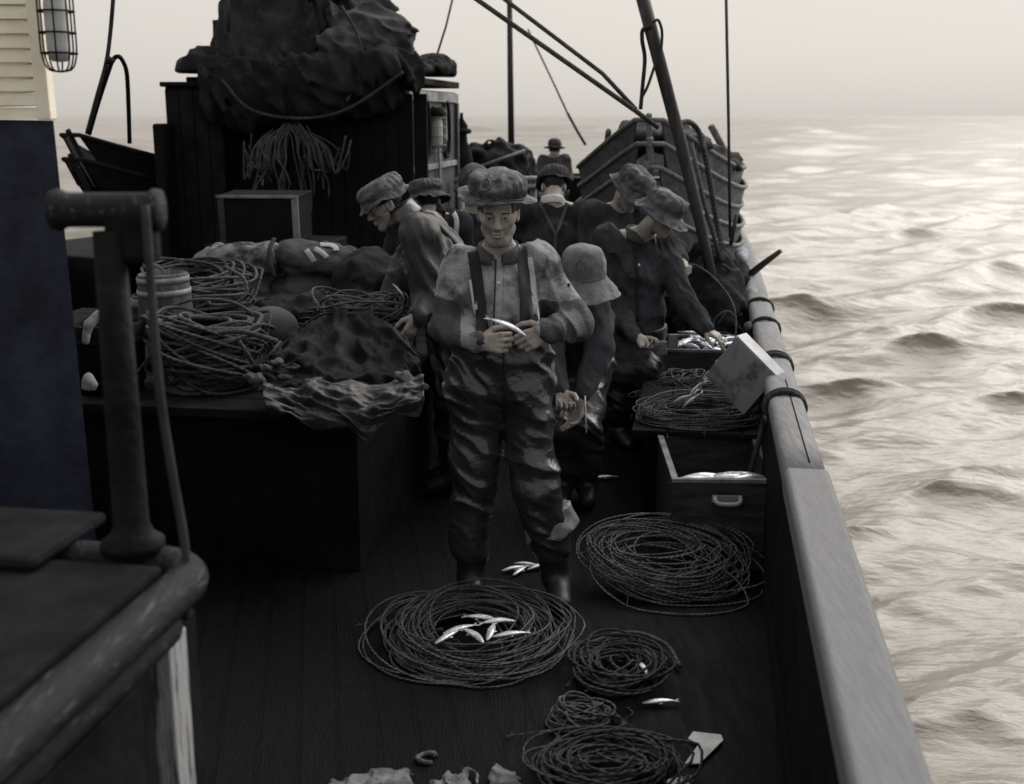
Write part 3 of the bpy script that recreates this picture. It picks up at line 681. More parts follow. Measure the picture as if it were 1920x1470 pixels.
# ================================================================== SPARS AND RIGGING
def Rg(name, pts, r, m, label, cat='rigging', grp=None, **k): return rope(name, pts, r, m, label, cat, grp, **k)
tk = 8.0
Rg('tackle_rope', [at(860, -25, 8.3), at(1192, 208, 8.05), at(1235, 240, 8.0)], .0185, M['spar'], 'lower of the two thick ropes slanting down to the dory bow', smoothpath=False)
Rg('tackle_rope', [at(915, -25, 8.5), at(1130, 138, 8.3), at(1192, 205, 8.05)], .0165, M['spar'], 'upper of the two thick ropes slanting down to the dory bow', smoothpath=False)
t = thing('leaning_boom', 'thick dark boom leaning across the dory bows, a rope looped near its top', 'boom', at(1330, 470, 7.75))
MB().tube([at(1201, -20, 7.75), at(1240, 130, 7.75), at(1275, 262, 7.75), at(1318, 442, 7.72), at(1334, 520, 7.7)], [.044, .042, .040, .036, .033], 12).build('boom', M['spar'], t)
MB().tube(spline([at(1224, 42, 7.7), at(1234, 38, 7.7), at(1241, 58, 7.7), at(1240, 88, 7.7), at(1236, 100, 7.7), at(1228, 122, 7.7), at(1215, 160, 7.72), at(1205, 180, 7.75)], 8), .010, 6).build('rope_loop', M['line'], t)
MB().tube(spline([at(1222, 48, 7.7), at(1206, 55, 7.72), at(1204, 75, 7.74), at(1209, 110, 7.76), at(1205, 160, 7.78), at(1201, 205, 7.8)], 8), .013, 6).build('rope_fall', M['line'], t)
Rg('shroud', [at(1361, -30, 8.6), at(1366, 230, 8.6), at(1369, 445, 8.55)], .0115, M['spar'], 'thin upright shroud rising from the rail beside the dories', smoothpath=False)
Rg('dory_gripe', [at(1296, 268, 8.0), at(1320, 380, 7.95), at(1352, 490, 7.9)], .014, M['rope'], 'grey rope slanting down across the stacked dory sides by the boom', smoothpath=False)
Rg('flagstaff', [at(955, -40, 15.0), at(957, 150, 15), at(959, 300, 15)], [.035, .042, .048], M['spar'], 'slim distant mast standing beyond the net heap', 'mast', smoothpath=False)
Rg('forestay', [at(990, 55, 15.2), at(1040, 160, 15.0), at(1070, 225, 14.9)], .012, M['gunwale'], 'thin pale stay slanting down from the far mast', smoothpath=False)
Rg('forestay_block', [at(1064, 212, 14.8), at(1082, 245, 14.8), at(1098, 272, 14.8)], .019, M['spar'], 'dark lower end of the far stay by the dory gunwale', smoothpath=False)
Rg('topping_lift', [at(853, -20, 11.2), at(836, 50, 11.2), at(819, 104, 11.2)], .011, M['gunwale'], 'thin pale line rising from the deckhouse roof corner', smoothpath=False)
Rg('backstay', [at(426, -20, 10.0), at(428, 60, 10)], .016, M['line'], 'short dark stay beside the furled sail', smoothpath=False)
Rg('davit_fall', [at(214, -25, 7.6), at(207, 60, 7.6), at(199, 118, 7.6), at(182, 180, 7.6), at(163, 250, 7.7)], .013, M['line'], 'dark line dropping past the bent davit to the port dory')
t = thing('davit', 'thin bent iron davit hooking over the port dory', 'davit', at(243, 268, 7.9))
MB().tube(spline([at(167, 252, 7.7), at(185, 190, 7.65), at(203, 135, 7.6), at(212, 112, 7.6), at(222, 106, 7.6), at(231, 116, 7.65), at(238, 140, 7.7), at(241, 200, 7.8), at(243, 268, 7.9)], 8), .014, 8).build('bent_rod', M['iron'], t)
MB().tube([at(199, 118, 7.58), at(206, 110, 7.58), at(214, 116, 7.58)], .017, 7).build('lashing', M['line'], t)

# ================================================================== FAR FOREDECK
b = blob('net_heap', M['canvas'], [(at(935, 305, 13), (.36, .5, .20)), (at(895, 285, 13), (.14, .4, .10)), (at(975, 300, 13), (.13, .3, .14)), (at(930, 360, 12.9), (.50, .5, .45)), (at(935, 420, 12.9), (.5, .5, .9))], .03, .05, 8, None, k=.05, ridge=.02, cut=(V(0, 0, .002), (0, 0, -1)))
tagobj(b, 'dark heap of nets on the foredeck below the far mast', 'nets')
Rg('net_rope', [at(985, 292, 12.6), at(992, 282, 12.6), at(998, 292, 12.6), at(994, 312, 12.6), at(986, 322, 12.6)], .012, M['rope'], 'small loose loop of rope at the edge of the net heap', 'rope')
Rg('net_oar', [at(885, 318, 12.2), at(985, 282, 12.4)], .018, M['gunwale'], 'pale pole lying slantwise across the net heap', 'pole', smoothpath=False)
t = thing('foredeck_rail', 'pale horizontal rails behind the hatted man in front', 'rail', at(960, 420, 11.5)*V(1, 1, 0))
for v_ in (337, 352): MB().tube([at(850, v_+2, 11.6), at(1015, v_-2, 11.6)], .028, 8).build('rail_bar', M['trim'], t)
for u_ in (864, 1000): MB().tube([at(u_, 330, 11.65), at(u_, 330, 11.65)*V(1, 1, 0)+V(0, 0, .002)], .035, 8).build('rail_post', M['trim'], t)
# ================================================================== PEOPLE
def head_sdf(F, c, R):
    q = lambda x, y, z: c+R@V(x, y, z)
    F.ell(q(0, -.012, .038), (.074, .095, .082), R, k=.01)
    F.ell(q(0, .020, -.040), (.058, .066, .072), R, k=.03)
    F.cone(q(-.016, .066, -.100), q(.016, .066, -.100), .019, k=.025)
    for s in (-1, 1):
        F.cone(q(s*.050, .000, -.062), q(s*.022, .058, -.098), .017, .016, k=.022)
        F.cone(q(s*.046, .056, -.018), q(s*.058, .025, -.010), .017, k=.02)
        F.cone(q(s*.014, .082, .022), q(s*.042, .070, .022), .0115, k=.016)
        F.ell(q(s*.031, .094, .002), (.019, .018, .013), R, k=.012, op=-1)
        F.ell(q(s*.0305, .0705, .001), (.0125, .0125, .0115), R, k=.002)
        F.cone(q(s*.020, .0815, .0075), q(s*.041, .0765, .0055), .0062, k=.005)
        F.cone(q(s*.021, .079, -.009), q(s*.040, .075, -.008), .0045, k=.006)
        F.cone(q(s*.011, .092, -.036), q(s*.010, .090, -.034), .0085, k=.007)
        F.ell(q(s*.076, -.010, -.006), (.010, .021, .034), R, k=.008)
        F.ell(q(s*.083, -.004, -.006), (.006, .011, .021), R, k=.004, op=-1)
    F.cone(q(0, .083, .016), q(0, .106, -.030), .0085, .0115, k=.010)
    F.ell(q(0, .088, -.0585), (.023, .010, .0065), R, k=.005)
    F.ell(q(0, .086, -.071), (.020, .010, .0075), R, k=.005)
    F.cone(q(-.022, .094, -.0645), q(.022, .094, -.0645), .0032, k=.003, op=-1)
    F.ell(q(0, .096, -.046), (.004, .006, .007), R, k=.005, op=-1)
def hand_sdf(F, w, d, n, t, curl, sc=1., spread=.0):
    """wrist w, pointing along d, palm facing n, thumb on the side t"""
    d = nrm(d); n = nrm(np.asarray(n)-d*(np.asarray(n)@d)); t = nrm(np.asarray(t)-d*(np.asarray(t)@d)-n*(np.asarray(t)@n)); q = lambda a, b, c: w+sc*(d*a+t*b+n*c)
    K = []
    F.cone(q(-.004, 0, 0), q(.02, 0, 0), .024*sc, .025*sc, k=.02)
    for i in range(4):
        k = q((.088, .092, .088, .080)[i], (.033, .011, -.011, -.031)[i], 0); K.append(k)
        F.cone(q(.012, (.015, .005, -.005, -.014)[i], 0), k, .0155*sc, .0118*sc, k=.008)
    F.cone(q(.02, .02, .008), q(.06, .02, .006), .015*sc, .012*sc, k=.012)
    LEN = ((.042, .026, .021), (.046, .029, .022), (.042, .027, .021), (.033, .021, .019))
    for i in range(4):
        p = K[i]; a = 0; P = [p]
        for j in range(3):
            a += math.radians((62, 78, 45)[j])*curl[i]; dd = d*math.cos(a)+n*math.sin(a)+t*spread*(1.5-i)*.25
            p = p+nrm(dd)*LEN[i][j]*sc; P.append(p)
        F.chain(P, [.0100*sc, .0092*sc, .0085*sc, .0070*sc], k=.0022)
        F.cone(P[1], P[1], .0098*sc, k=.003)
    b = q(.020, .026, .006); a = curl[4]
    m = b+sc*.046*nrm(d*.72+t*(.75-.35*a)+n*(.25+.5*a)); e = m+sc*.034*nrm(d*.95+t*(.30-.5*a)+n*(.25+.5*a)); e2 = e+sc*.024*nrm(d+t*(.05-.5*a)+n*(.3+.5*a))
    F.chain([b, m, e, e2], [.0150*sc, .0118*sc, .0105*sc, .0085*sc], k=.004)
def folds(a1, a2, st=(12, 12, 8), hi=2.6, seed=0., ridge=False):
    s = np.array(st, np.float32)
    def fn(P):
        q = P*s+seed
        n1 = noise(q+.6*noise(q*.7+9)[..., None]); r = (1-2*np.abs(n1)) if ridge else n1
        return a1*r+a2*noise(q*hi+5)
    return fn
def add_hat(parent, hc, R, m, crown=(.098, .116, .105), brim=.05, droop=10, back=None, bdroop=None, seed=0, noiseamp=.008, brow=0., badge=None, sq=.75, dent=.0, stitched=False, name='hat', squash=None, pleat=0., soft=.8):
    """an oiled sou'wester: creased crown, pinched band and a brim that changes length and droop round the head"""
    n = 120; prof = []; cr = 20
    kr = np.array([0, .30, .58, .80, .95, 1.03, 1.035, .99, .95]); kz = np.array([1.0, .985, .94, .84, .66, .44, .24, .09, -.02]); ks = np.linspace(0, 1, 9)
    for i in range(cr):
        s = i/(cr-1); a_ = s*math.pi/2; rr = np.interp(s, ks, kr); zz = np.interp(s, ks, kz)
        prof.append((rr*soft+(1-soft)*math.sin(a_)**sq, zz*soft+(1-soft)*math.cos(a_)**.8, 0))
    prof[0] = (0, 1, 0); prof.append((.975, -.07, 0)); nb = 10
    for i in range(1, nb+1): prof.append((.975, -.07, i/nb))
    v = []
    for k in range(n):
        th = 2*math.pi*k/n; cx, sy = math.cos(th), math.sin(th)
        fr = .5+.5*sy                                      # 1 at the front, 0 at the back
        L = brim*fr+(brim if back is None else back)*(1-fr); dp = D2R(droop*fr+(droop if bdroop is None else bdroop)*(1-fr))
        for (r, z, b) in prof:
            rx, ry = crown[0]*r, crown[1]*r
            p = V(cx*rx, sy*ry, z*crown[2])
            o = nrm(V(cx*crown[1], sy*crown[0], 0))
            p = p+o*L*b*math.cos(dp)+V(0, 0, -L*b*math.sin(dp))
            q = np.array([[p[0]*10+seed, p[1]*10, p[2]*12]]); ww = noise(q)[0]; w2 = .3-abs(noise(q*1.9+5)[0]); w3 = .3-abs(noise(q*3.6+2)[0])
            amp = noiseamp*(1 if b == 0 else .35+.9*b)
            p = p+nrm(V(cx, sy, .6 if b == 0 else 1.6))*amp*(.9*ww+1.0*w2+.45*w3)
            if b > 0: p[2] += .5*noiseamp*b*math.sin(3*th+seed)+.3*noiseamp*b*math.sin(5*th+2*seed)
            if dent and b == 0: p[2] -= dent*math.exp(-((p[0]-.02)/.05)**2-((p[1])/.07)**2)*max(z, 0)
            if pleat and b == 0: p = p+nrm(V(cx, sy, .2))*pleat*math.sin(17*th+2.2*math.sin(2*th+seed))*max(0, 1-z)*max(0, z)*3.2
            if stitched and b > 0: p[2] += .0028*math.cos(b*nb*math.pi)
            v.append(hc+R@p)
    m_ = len(prof); f = []
    for k in range(n):
        j = (k+1) % n
        for i in range(m_-1):
            if i == 0: f.append((k*m_+1, j*m_+1, k*m_)) if k == 0 else f.append((k*m_+1, j*m_+1, 0))
            else: f.append((k*m_+i, k*m_+i+1, j*m_+i+1, j*m_+i))
    f = [tuple(x) for x in f]
    h = mesh(name, v, f, m, parent, solid=.004)
    # the welt between crown and brim
    P = [hc+R@V(.985*crown[0]*math.cos(a), .985*crown[1]*math.sin(a), -.06*crown[2]+.003*math.sin(3*a+seed)) for a in np.linspace(0, 2*math.pi, 41)[:-1]]
    MB().tube(P, .0042, 5, True).build('hat_band', m, h)
    if badge is not None:                                  # a stitched oval tab on the crown
        bt, bz = badge; a = math.acos(min(.99, bz)**1.25); P = []
        for q in np.linspace(0, 2*math.pi, 21)[:-1]:
            t2 = bt+.17*math.cos(q)*1.0; z2 = bz+.23*math.sin(q); aa = math.acos(np.clip(z2, .02, .98)**1.25); r = math.sin(aa)**sq
            P.append(hc+R@V(1.07*crown[0]*r*math.cos(t2), 1.07*crown[1]*r*math.sin(t2), crown[2]*z2*1.02))
        MB().tube(P, .0032, 5, True).build('hat_tab', M['hatlight'], h)
    return h
def person(label, J, top, legs, hatkw=None, res=(.006, .008), group='fishermen at work on the deck', coat=False, baggy=1.0, hair=True, seed=0., fold=None, lfold=None, rolled=(.92, .92), hands=(None, None), boots=True, neck=True, skirt=None):
    foot = (J['an'][0]+J['an'][1])/2
    t = thing('person', label, 'person', V(foot[0], foot[1], 0), group)
    hc, R = J['head'], J['R']; S, E, W = J['sh'], J['el'], J['wr']; pel = J['pel']; H, K, A_ = J['hip'], J['kn'], J['an']
    wv = nrm(S[1]-S[0]); chest = J.get('chest', (S[0]+S[1])/2*.72+pel*.28); nb = (S[0]+S[1])/2+nrm((S[0]+S[1])/2-pel)*.035
    pts = np.array([hc, pel, *S, *E, *W, *H, *K, *A_]); toes = [a+nrm(J['toe'])*.17 for a in A_]
    lo, hi = np.min(np.vstack([pts, toes]), 0)-.24, np.max(np.vstack([pts, toes]), 0)+.24
    lo[2] = max(lo[2], -.012)
    # --- the body: one continuous surface
    F = Field(lo, hi, res[0])
    F.cone(pel, (pel+chest)/2, .095, .088, k=.03, w=wv, sw=1.45); F.cone((pel+chest)/2, chest, .088, .105, k=.03, w=wv, sw=1.45); F.cone(chest, nb, .10, .055, k=.04, w=wv, sw=1.4)
    for i in (0, 1):
        F.cone(nb, S[i], .050, .056, k=.03); F.cone(S[i], E[i], .046, .034, k=.02); F.cone(E[i], W[i], .033, .0245, k=.015)
        F.cone(pel, H[i], .085, .082, k=.03); F.cone(H[i], K[i], .080, .056, k=.02); F.cone(K[i], A_[i], .054, .036, k=.02); F.cone(A_[i], A_[i]+nrm(J['toe'])*.15-V(0, 0, .045), .036, .026, k=.02)
    nk = hc+R@V(0, -.022, -.065); F.cone(nb-nrm(nb-pel)*.02, nk, .058, .053, k=.025)
    head_sdf(F, hc, R)
    for i in (0, 1):
        if hands[i]: hand_sdf(F, W[i], *hands[i])
        else: hand_sdf(F, W[i], W[i]-E[i], np.cross(W[i]-E[i], wv)+V(0, 0, .01), wv*(1 if i == 0 else -1), (.5, .55, .6, .65, .4))
    v, q = F.skin(); cen = v[q].mean(1); l = (cen-hc)@R
    hairm = (l[:, 2] > .012-.0*l[:, 1]) & (l[:, 1] < .055) & (l[:, 2] < .2) & (np.abs(l[:, 0]) < .1) & (l[:, 1] > -.13)
    hairm |= (l[:, 1] < -.035) & (l[:, 2] > -.035) & (l[:, 2] < .2) & (np.abs(l[:, 0]) < .072) & (l[:, 1] > -.13)
    brow = (np.abs(np.abs(l[:, 0])-.031) < .016) & (np.abs(l[:, 2]-.0215) < .0034) & (l[:, 1] > .06)
    eye = (np.hypot(np.abs(l[:, 0])-.0305, l[:, 2]-.001) < .0052) & (l[:, 1] > .072)
    jaw = (l[:, 2] < -.038+.01*noise(cen*60)) & (l[:, 2] > -.135) & (l[:, 1] > -.01) & (np.abs(l[:, 0]) < .075) & (np.hypot(l[:, 0]/.026, (l[:, 2]+.064)/.011) > 1)
    mi = np.zeros(len(q), int); mi[jaw] = 2; mi[hairm | brow | eye] = 1
    mesh('body', v, q, None, t, mats=[M['skin'], M['hair'], M['stubble']], matidx=mi)
    # --- shirt or jacket
    F = Field(lo, hi, res[1]); b = .018*baggy
    F.cone(pel, (pel+chest)/2, .118+b, .112+b, k=.03, w=wv, sw=1.40); F.cone((pel+chest)/2, chest, .112+b, .122+b, k=.03, w=wv, sw=1.38); F.cone(chest, nb-nrm(nb-pel)*.03, .118+b*.6, .062, k=.06, w=wv, sw=1.45)
    if skirt is not None: F.cone(pel, pel+(np.asarray(skirt)-pel), .125+b, .155+b, k=.03, w=wv, sw=1.35)
    for i in (0, 1):
        F.cone(nb-nrm(nb-pel)*.035, S[i]-V(0, 0, .004), .056, .070+b*.4, k=.05); F.cone(S[i], E[i], .068+b*.6, .062+b*.5, k=.04)
        F.cone(E[i], E[i]+(W[i]-E[i])*rolled[i], .062+b*.5, .047+b*.15, k=.02)
    F.disp(fold or crumple(.017, .007, seed, (10, 10, 6)))
    if J.get('cutz'): F.half(*J['cutz'])
    v, q = F.skin()
    if J.get('wet') is not None:                           # sleeves soaked dark below a ragged line
        cn = v[q].mean(1); arm = np.abs((cn-chest)@wv) > .155; z = cn[:, 2]+.05*noise(cn*7)+.02*noise(cn*30)
        shirt = mesh('shirt', v, q, None, t, mats=[top, M['wetshirt']], matidx=((z < J['wet']) & arm).astype(int))
    else: shirt = mesh('jacket' if coat else 'shirt', v, q, top, t)
    tree = BVHTree.FromPolygons([tuple(x) for x in v], [tuple(x) for x in q])
    # --- trousers
    tr = None
    if legs is not None:
        F = Field(lo, hi, res[1]); waist = J.get('waist', pel+(chest-pel)*.25)
        F.cone(waist, pel, .128+b, .140+b, k=.02, w=wv, sw=1.36)
        for i in (0, 1):
            F.cone(pel*.6+H[i]*.4, H[i], .128, .112+b*.3, k=.05); F.cone(H[i], K[i], .104+b*.5, .084+b*.4, k=.035); F.cone(K[i], A_[i]+(K[i]-A_[i])*.35, .084+b*.4, .076+b*.4, k=.02)
        F.disp(lfold or crumple(.036, .013, seed+3, (6, 6, 7)))
        F.half(waist, J.get('waistn', waist-pel)); 
        for i in (0, 1): pass
        v2, q2 = F.skin(); tr = mesh('trousers', v2, q2, legs, t)
        t2 = BVHTree.FromPolygons([tuple(x) for x in v2], [tuple(x) for x in q2])
    else: t2 = None
    if boots:
        for i in (0, 1):
            F = Field(A_[i]-.24, A_[i]+V(.24, .24, .45), .009); up = A_[i]+(K[i]-A_[i])*.7
            F.cone(up, A_[i], .074, .060, k=.01); d = nrm(J['toe']*V(1, 1, 0)); hl = A_[i]-d*.045; hl[2] = .05; to = A_[i]+d*.15; to[2] = .043
            F.cone(A_[i], to, .055, .042, k=.03); F.cone(A_[i], hl, .052, .046, k=.02); F.half(V(0, 0, .003), (0, 0, -1)); F.half(up-nrm(up-A_[i])*.02, up-A_[i])
            F.disp(folds(.004, .001, (14, 14, 20), seed=seed))
            v3, q3 = F.skin(); mesh('boot', v3, q3, M['boot'], t)
    if hatkw is not None:
        k = dict(hatkw); off = k.pop('off', (0, -.010, .042)); tl = k.pop('tilt', 0); rl = k.pop('roll', 0); m = k.pop('m')
        ct, s_ = math.cos(D2R(tl)), math.sin(D2R(tl)); cr, sr = math.cos(D2R(rl)), math.sin(D2R(rl))
        HR = R@np.array([[1, 0, 0], [0, ct, -s_], [0, s_, ct]])@np.array([[cr, 0, sr], [0, 1, 0], [-sr, 0, cr]])
        add_hat(t, hc+R@V(*off), HR, m, **k)
    return t, shirt, tree, tr, t2
def on_cloth(trees, P, d, lift=.004):
    """project points along d on to the garment"""
    o = []
    for p in P:
        best = None
        for tree in trees:
            if tree is None: continue
            h = tree.ray_cast(Vector(np.asarray(p)-np.asarray(d)*.8), Vector(d), 1.6)
            if h[0] is not None and (best is None or h[3] < best): best = h[3]
        if best is not None: o.append(np.asarray(p)-np.asarray(d)*.8+np.asarray(d)*(best-lift))
    return np.array(o)
def ribbon(name, trees, pts, width, m, parent, d, thick=.004, n=10, lift=.004, ends=None):
    C = spline(pts, n); T = np.gradient(C, axis=0); sd = np.cross(T, np.asarray(d)); sd /= np.maximum(np.linalg.norm(sd, axis=1), 1e-9)[:, None]
    rows = []; 
    for i in range(len(C)):
        r = on_cloth(trees, [C[i]+sd[i]*width*q for q in (-.5, -.17, .17, .5)], d, lift)
        if len(r) == 4: rows.append(r)
    if len(rows) < 2: return None
    v = np.array(rows).copy(); 
    for _ in range(3): v[1:-1] = (v[:-2]+2*v[1:-1]+v[2:])/4
    v = v-np.asarray(d)*.002; k = len(v); f = [(i*4+a, i*4+a+1, i*4+a+5, i*4+a+4) for i in range(k-1) for a in range(3)]
    return mesh(name, v.reshape(-1, 3), f, m, parent, solid=thick)
def collar(parent, c, R, m, r=(.068, .066), h=.05, flare=.012, gap=40, name='collar', drop=.0):
    v = []; n = 36; A = np.linspace(D2R(90+gap/2), D2R(450-gap/2), n)
    prof = [(-.004, -.012), (.0, 0), (.004, h*.6), (.008, h), (.014, h*1.03), (.020, h*.75), (.022+flare, h*.25), (.026+flare, -.01)]
    for i, a in enumerate(A):
        e = 1-abs(2*i/(n-1)-1)**6*1.0
        for (o, z) in prof:
            z2 = z*(1-.35*(1-e))-drop*(.5+.5*math.sin(a)); w_ = .004*noise(np.array([[a*3, o*60, z*40]]))[0]
            v.append(c+R@V((r[0]+o+w_)*math.cos(a), (r[1]+o+w_)*math.sin(a), z2))
    m_ = len(prof); f = [(i*m_+k, (i+1)*m_+k, (i+1)*m_+k+1, i*m_+k+1) for i in range(n-1) for k in range(m_-1)]
    return mesh(name, v, f, m, parent, solid=.004)
def button(parent, trees, p, d, m, r=.0075):
    q = on_cloth(trees, [p], d, .004)
    if len(q):
        z = -np.asarray(d); x = nrm(np.cross(z, (0, 0, 1))); Rb = np.stack([x, np.cross(z, x), z], 1)
        MB().lathe(q[0], [(0, 0), (r, 0), (r*1.05, .002), (r*.8, .0035), (r*.35, .0025), (0, .0025)], R=Rb, sides=16).build('button', m, parent)
def gnd(u, Y, z=.085):
    p = at(u, 700, Y); return V(p[0], Y, z)
def X_at(u, z, Y):                                        # the x that shows at column u for a point at height z and distance Y
    dep = Y*math.cos(PIT)+(CAMH-z)*math.sin(PIT); return V((u-960)/FPX*dep, Y, z)

# ---- 1. the man in front, looking at the camera, a bait fish in his hands
Y0 = 4.68
fh = at(934, 399, Y0-.05)
J = dict(head=fh, R=frame((-.03, -1, -.20)), sh=[at(866, 497, Y0+.02), at(1006, 492, Y0+.02)], el=[at(836, 610, Y0+.0), at(1082, 606, Y0+.0)],
         wr=[at(899, 643, Y0-.20), at(1030, 620, Y0-.20)], pel=at(938, 715, Y0+.02), hip=[X_at(898, .90, Y0), X_at(980, .90, Y0)], kn=[X_at(884, .50, Y0-.02), X_at(1008, .50, Y0-.06)],
         an=[X_at(884, .09, Y0), X_at(1046, .09, Y0-.02)], toe=V(.05, -1, 0), waist=at(938, 607, Y0), waistn=V(0, 0, 1), wet=at(938, 560, Y0)[2])
dn = V(0, .75, -.12)
MAN = person('person facing the camera in broad hat, stained shirt and oilskin trousers, holding a fish', J, M['shirt'], M['oilskin2'],
    dict(m=M['hat'], crown=(.112, .122, .092), brim=.042, droop=4, back=.055, bdroop=8, seed=2., noiseamp=.017, dent=.02, badge=(D2R(66), .58), sq=.52, off=(.0, -.006, .074), tilt=4, roll=-2, pleat=.003),
    res=(.0045, .0055), rolled=(.92, 1.02), seed=1.2,
    fold=crumple(.024, .011, 4.2, (10, 9, 6)),
    lfold=crumple(.040, .014, 2.4, (6, 6, 7)),
    hands=[((.96, -.22, .04), (.15, .95, -.1), (.1, -.2, 1), (.80, .85, .85, .85, .35)), ((-.72, -.12, -.32), (-.12, .95, -.25), (-.35, -.1, .95), (.48, .50, .52, .55, .0))])
t, shirt, tree, trs, ttree = MAN; D = V(0, 1, 0)
cb = (J['sh'][0]+J['sh'][1])/2
collar(t, at(934, 474, Y0+.0), frame((-.03, -1, -.05)), M['strapgrey'], r=(.064, .066), h=.046, gap=26, drop=.028, flare=.004)
ribbon('brace', [tree], [at(886, 462, Y0), at(893, 500, Y0), at(902, 560, Y0), at(908, 625, Y0)], .044, M['strap'], t, D)
ribbon('brace', [tree], [at(978, 456, Y0), at(981, 500, Y0), at(984, 560, Y0), at(984, 625, Y0)], .040, M['strapgrey'], t, D)
ribbon('inner_brace', [tree], [at(884, 520, Y0), at(890, 550, Y0), at(895, 580, Y0)], .018, M['whitecloth'], t, D, lift=.002)
ribbon('inner_brace', [tree], [at(992, 480, Y0), at(999, 520, Y0), at(1004, 585, Y0)], .022, M['whitecloth'], t, D, lift=.002)
ribbon('placket', [tree], [at(936, 482, Y0), at(934, 530, Y0), at(931, 600, Y0)], .036, M['shirt'], t, D, lift=.003)
ribbon('placket_edge', [tree], [at(930, 482, Y0), at(929, 530, Y0), at(926, 602, Y0)], .006, M['strap'], t, D, lift=.007, thick=.003)
ribbon('pocket', [tree], [at(941, 582, Y0), at(941, 596, Y0), at(941, 606, Y0)], .082, M['shirt'], t, D, lift=.004)
ribbon('waistband', [ttree], [at(862, 608, Y0), at(900, 612, Y0), at(940, 613, Y0), at(980, 611, Y0), at(1018, 606, Y0)], .026, M['strap'], t, D, lift=.005)
ribbon('fly_seam', [ttree], [at(944, 625, Y0), at(947, 700, Y0), at(946, 775, Y0)], .012, M['oilskin'], t, D, lift=.004)
button(t, [tree], at(935, 524, Y0), D, M['pearl'], .0075); button(t, [tree], at(1054, 532, Y0), V(-.6, .8, 0), M['strap'], .007)
# the flared oilskin cuff over his left boot, its highlight painted in pale
fc = X_at(1030, .36, Y0-.03); ax = nrm(V(-.22, .05, 1)); F = Field(fc-.22, fc+.22, .006)
F.cone(fc+ax*.10, fc-ax*.06, .082, .118, k=.01); F.half(fc+ax*.045, ax); F.half(fc-ax*.035, nrm(V(.35, .25, -1))); F.disp(crumple(.03, .012, 5., (9, 9, 6)))
v, q = F.skin(); mesh('trouser_cuff', v, q, M['cuff'], t)

# ---- 2. the man bending to the left over the bait table
Y2 = 6.1
J = dict(head=at(722, 384, Y2-.02), R=frame((-.86, -.25, -.42), (-.25, 0, 1)), sh=[at(800, 432, Y2+.2), at(786, 440, Y2-.18)], el=[at(752, 530, Y2+.2), at(808, 560, Y2-.2)],
         wr=[at(720, 600, Y2+.05), at(780, 592, Y2-.32)], pel=at(862, 600, Y2+.1), hip=[at(868, 640, Y2+.2), at(862, 645, Y2)], kn=[X_at(850, .48, Y2+.2), X_at(846, .48, Y2)],
         an=[X_at(862, .09, Y2+.22), X_at(858, .09, Y2)], toe=V(-1, -.1, 0))
P2 = person('person in profile in oilskin smock, bending left over the coiled lines', J, M['smock'], M['oilskin'],
    dict(m=M['hat'], crown=(.108, .128, .078), brim=.045, droop=50, back=.030, bdroop=55, seed=6., noiseamp=.012, sq=.6, tilt=-2, off=(0, -.01, .055), pleat=.002), baggy=2.0, coat=True, seed=3.1, skirt=at(868, 700, Y2+.1),
    fold=crumple(.050, .020, 7.7, (9, 8, 4.5), .34),
    hands=[None, ((-.35, -.25, -.8), (-.7, .3, -.3), (-.3, -.8, 0), (.35, .4, .45, .5, .3))])
collar(P2[0], at(757, 412, Y2), frame((-.8, -.25, -.45), (-.45, 0, 1)), M['oilskin2'], r=(.075, .072), h=.075, gap=20, name='collar')
ribbon('shoulder_yoke', [P2[2]], [at(802, 425, Y2), at(840, 452, Y2), at(868, 482, Y2)], .05, M['hat'], P2[0], V(-.15, .8, -.58), lift=.004)

# ---- 3. the man behind him, back turned
Y3 = 7.25
J = dict(head=at(800, 378, Y3-.02), R=frame((-.35, .85, -.30)), sh=[at(862, 420, Y3+.05), at(748, 418, Y3)][::-1], el=[at(735, 510, Y3+.1), at(872, 520, Y3+.1)], wr=[at(740, 560, Y3+.35), at(850, 580, Y3+.35)],
         pel=at(806, 600, Y3), hip=[at(785, 625, Y3), at(828, 625, Y3)], kn=[X_at(788, .48, Y3), X_at(830, .48, Y3)], an=[X_at(788, .09, Y3), X_at(830, .09, Y3)], toe=V(-.3, 1, 0))
P3 = person('person with back turned in dark hat and pale brace, behind the bending man', J, M['wool'], M['oilskin'],
    dict(m=M['hatdark'], crown=(.098, .116, .095), brim=.055, droop=44, back=.065, bdroop=40, seed=9., noiseamp=.012, sq=.95, pleat=.003), res=(.007, .010), seed=5.)
ribbon('brace', [P3[2]], [at(842, 392, Y3), at(856, 410, Y3), at(855, 445, Y3)], .03, M['whitecloth'], P3[0], D)
collar(P3[0], at(804, 397, Y3), frame((-.3, .9, -.2)), M['wool'], r=(.066, .062), h=.03, gap=60)

# ---- 4. the man hidden behind the one in front, only his hat showing
Y4 = 8.3
J = dict(head=at(888, 352, Y4), R=frame((-.1, -1, -.35)), sh=[at(843, 412, Y4), at(936, 412, Y4)], el=[at(830, 490, Y4), at(950, 490, Y4)], wr=[at(850, 545, Y4-.2), at(925, 545, Y4-.2)],
         pel=at(888, 560, Y4), hip=[at(870, 580, Y4), at(906, 580, Y4)], kn=[X_at(870, .48, Y4), X_at(906, .48, Y4)], an=[X_at(870, .09, Y4), X_at(906, .09, Y4)], toe=V(0, -1, 0))
person('person mostly hidden behind the front man, only a dark hat crown showing', J, M['wool'], M['oilskin'],
    dict(m=M['hatdark'], crown=(.105, .118, .115), brim=.03, droop=35, seed=12., noiseamp=.014, sq=.7), res=(.008, .011), seed=6.)

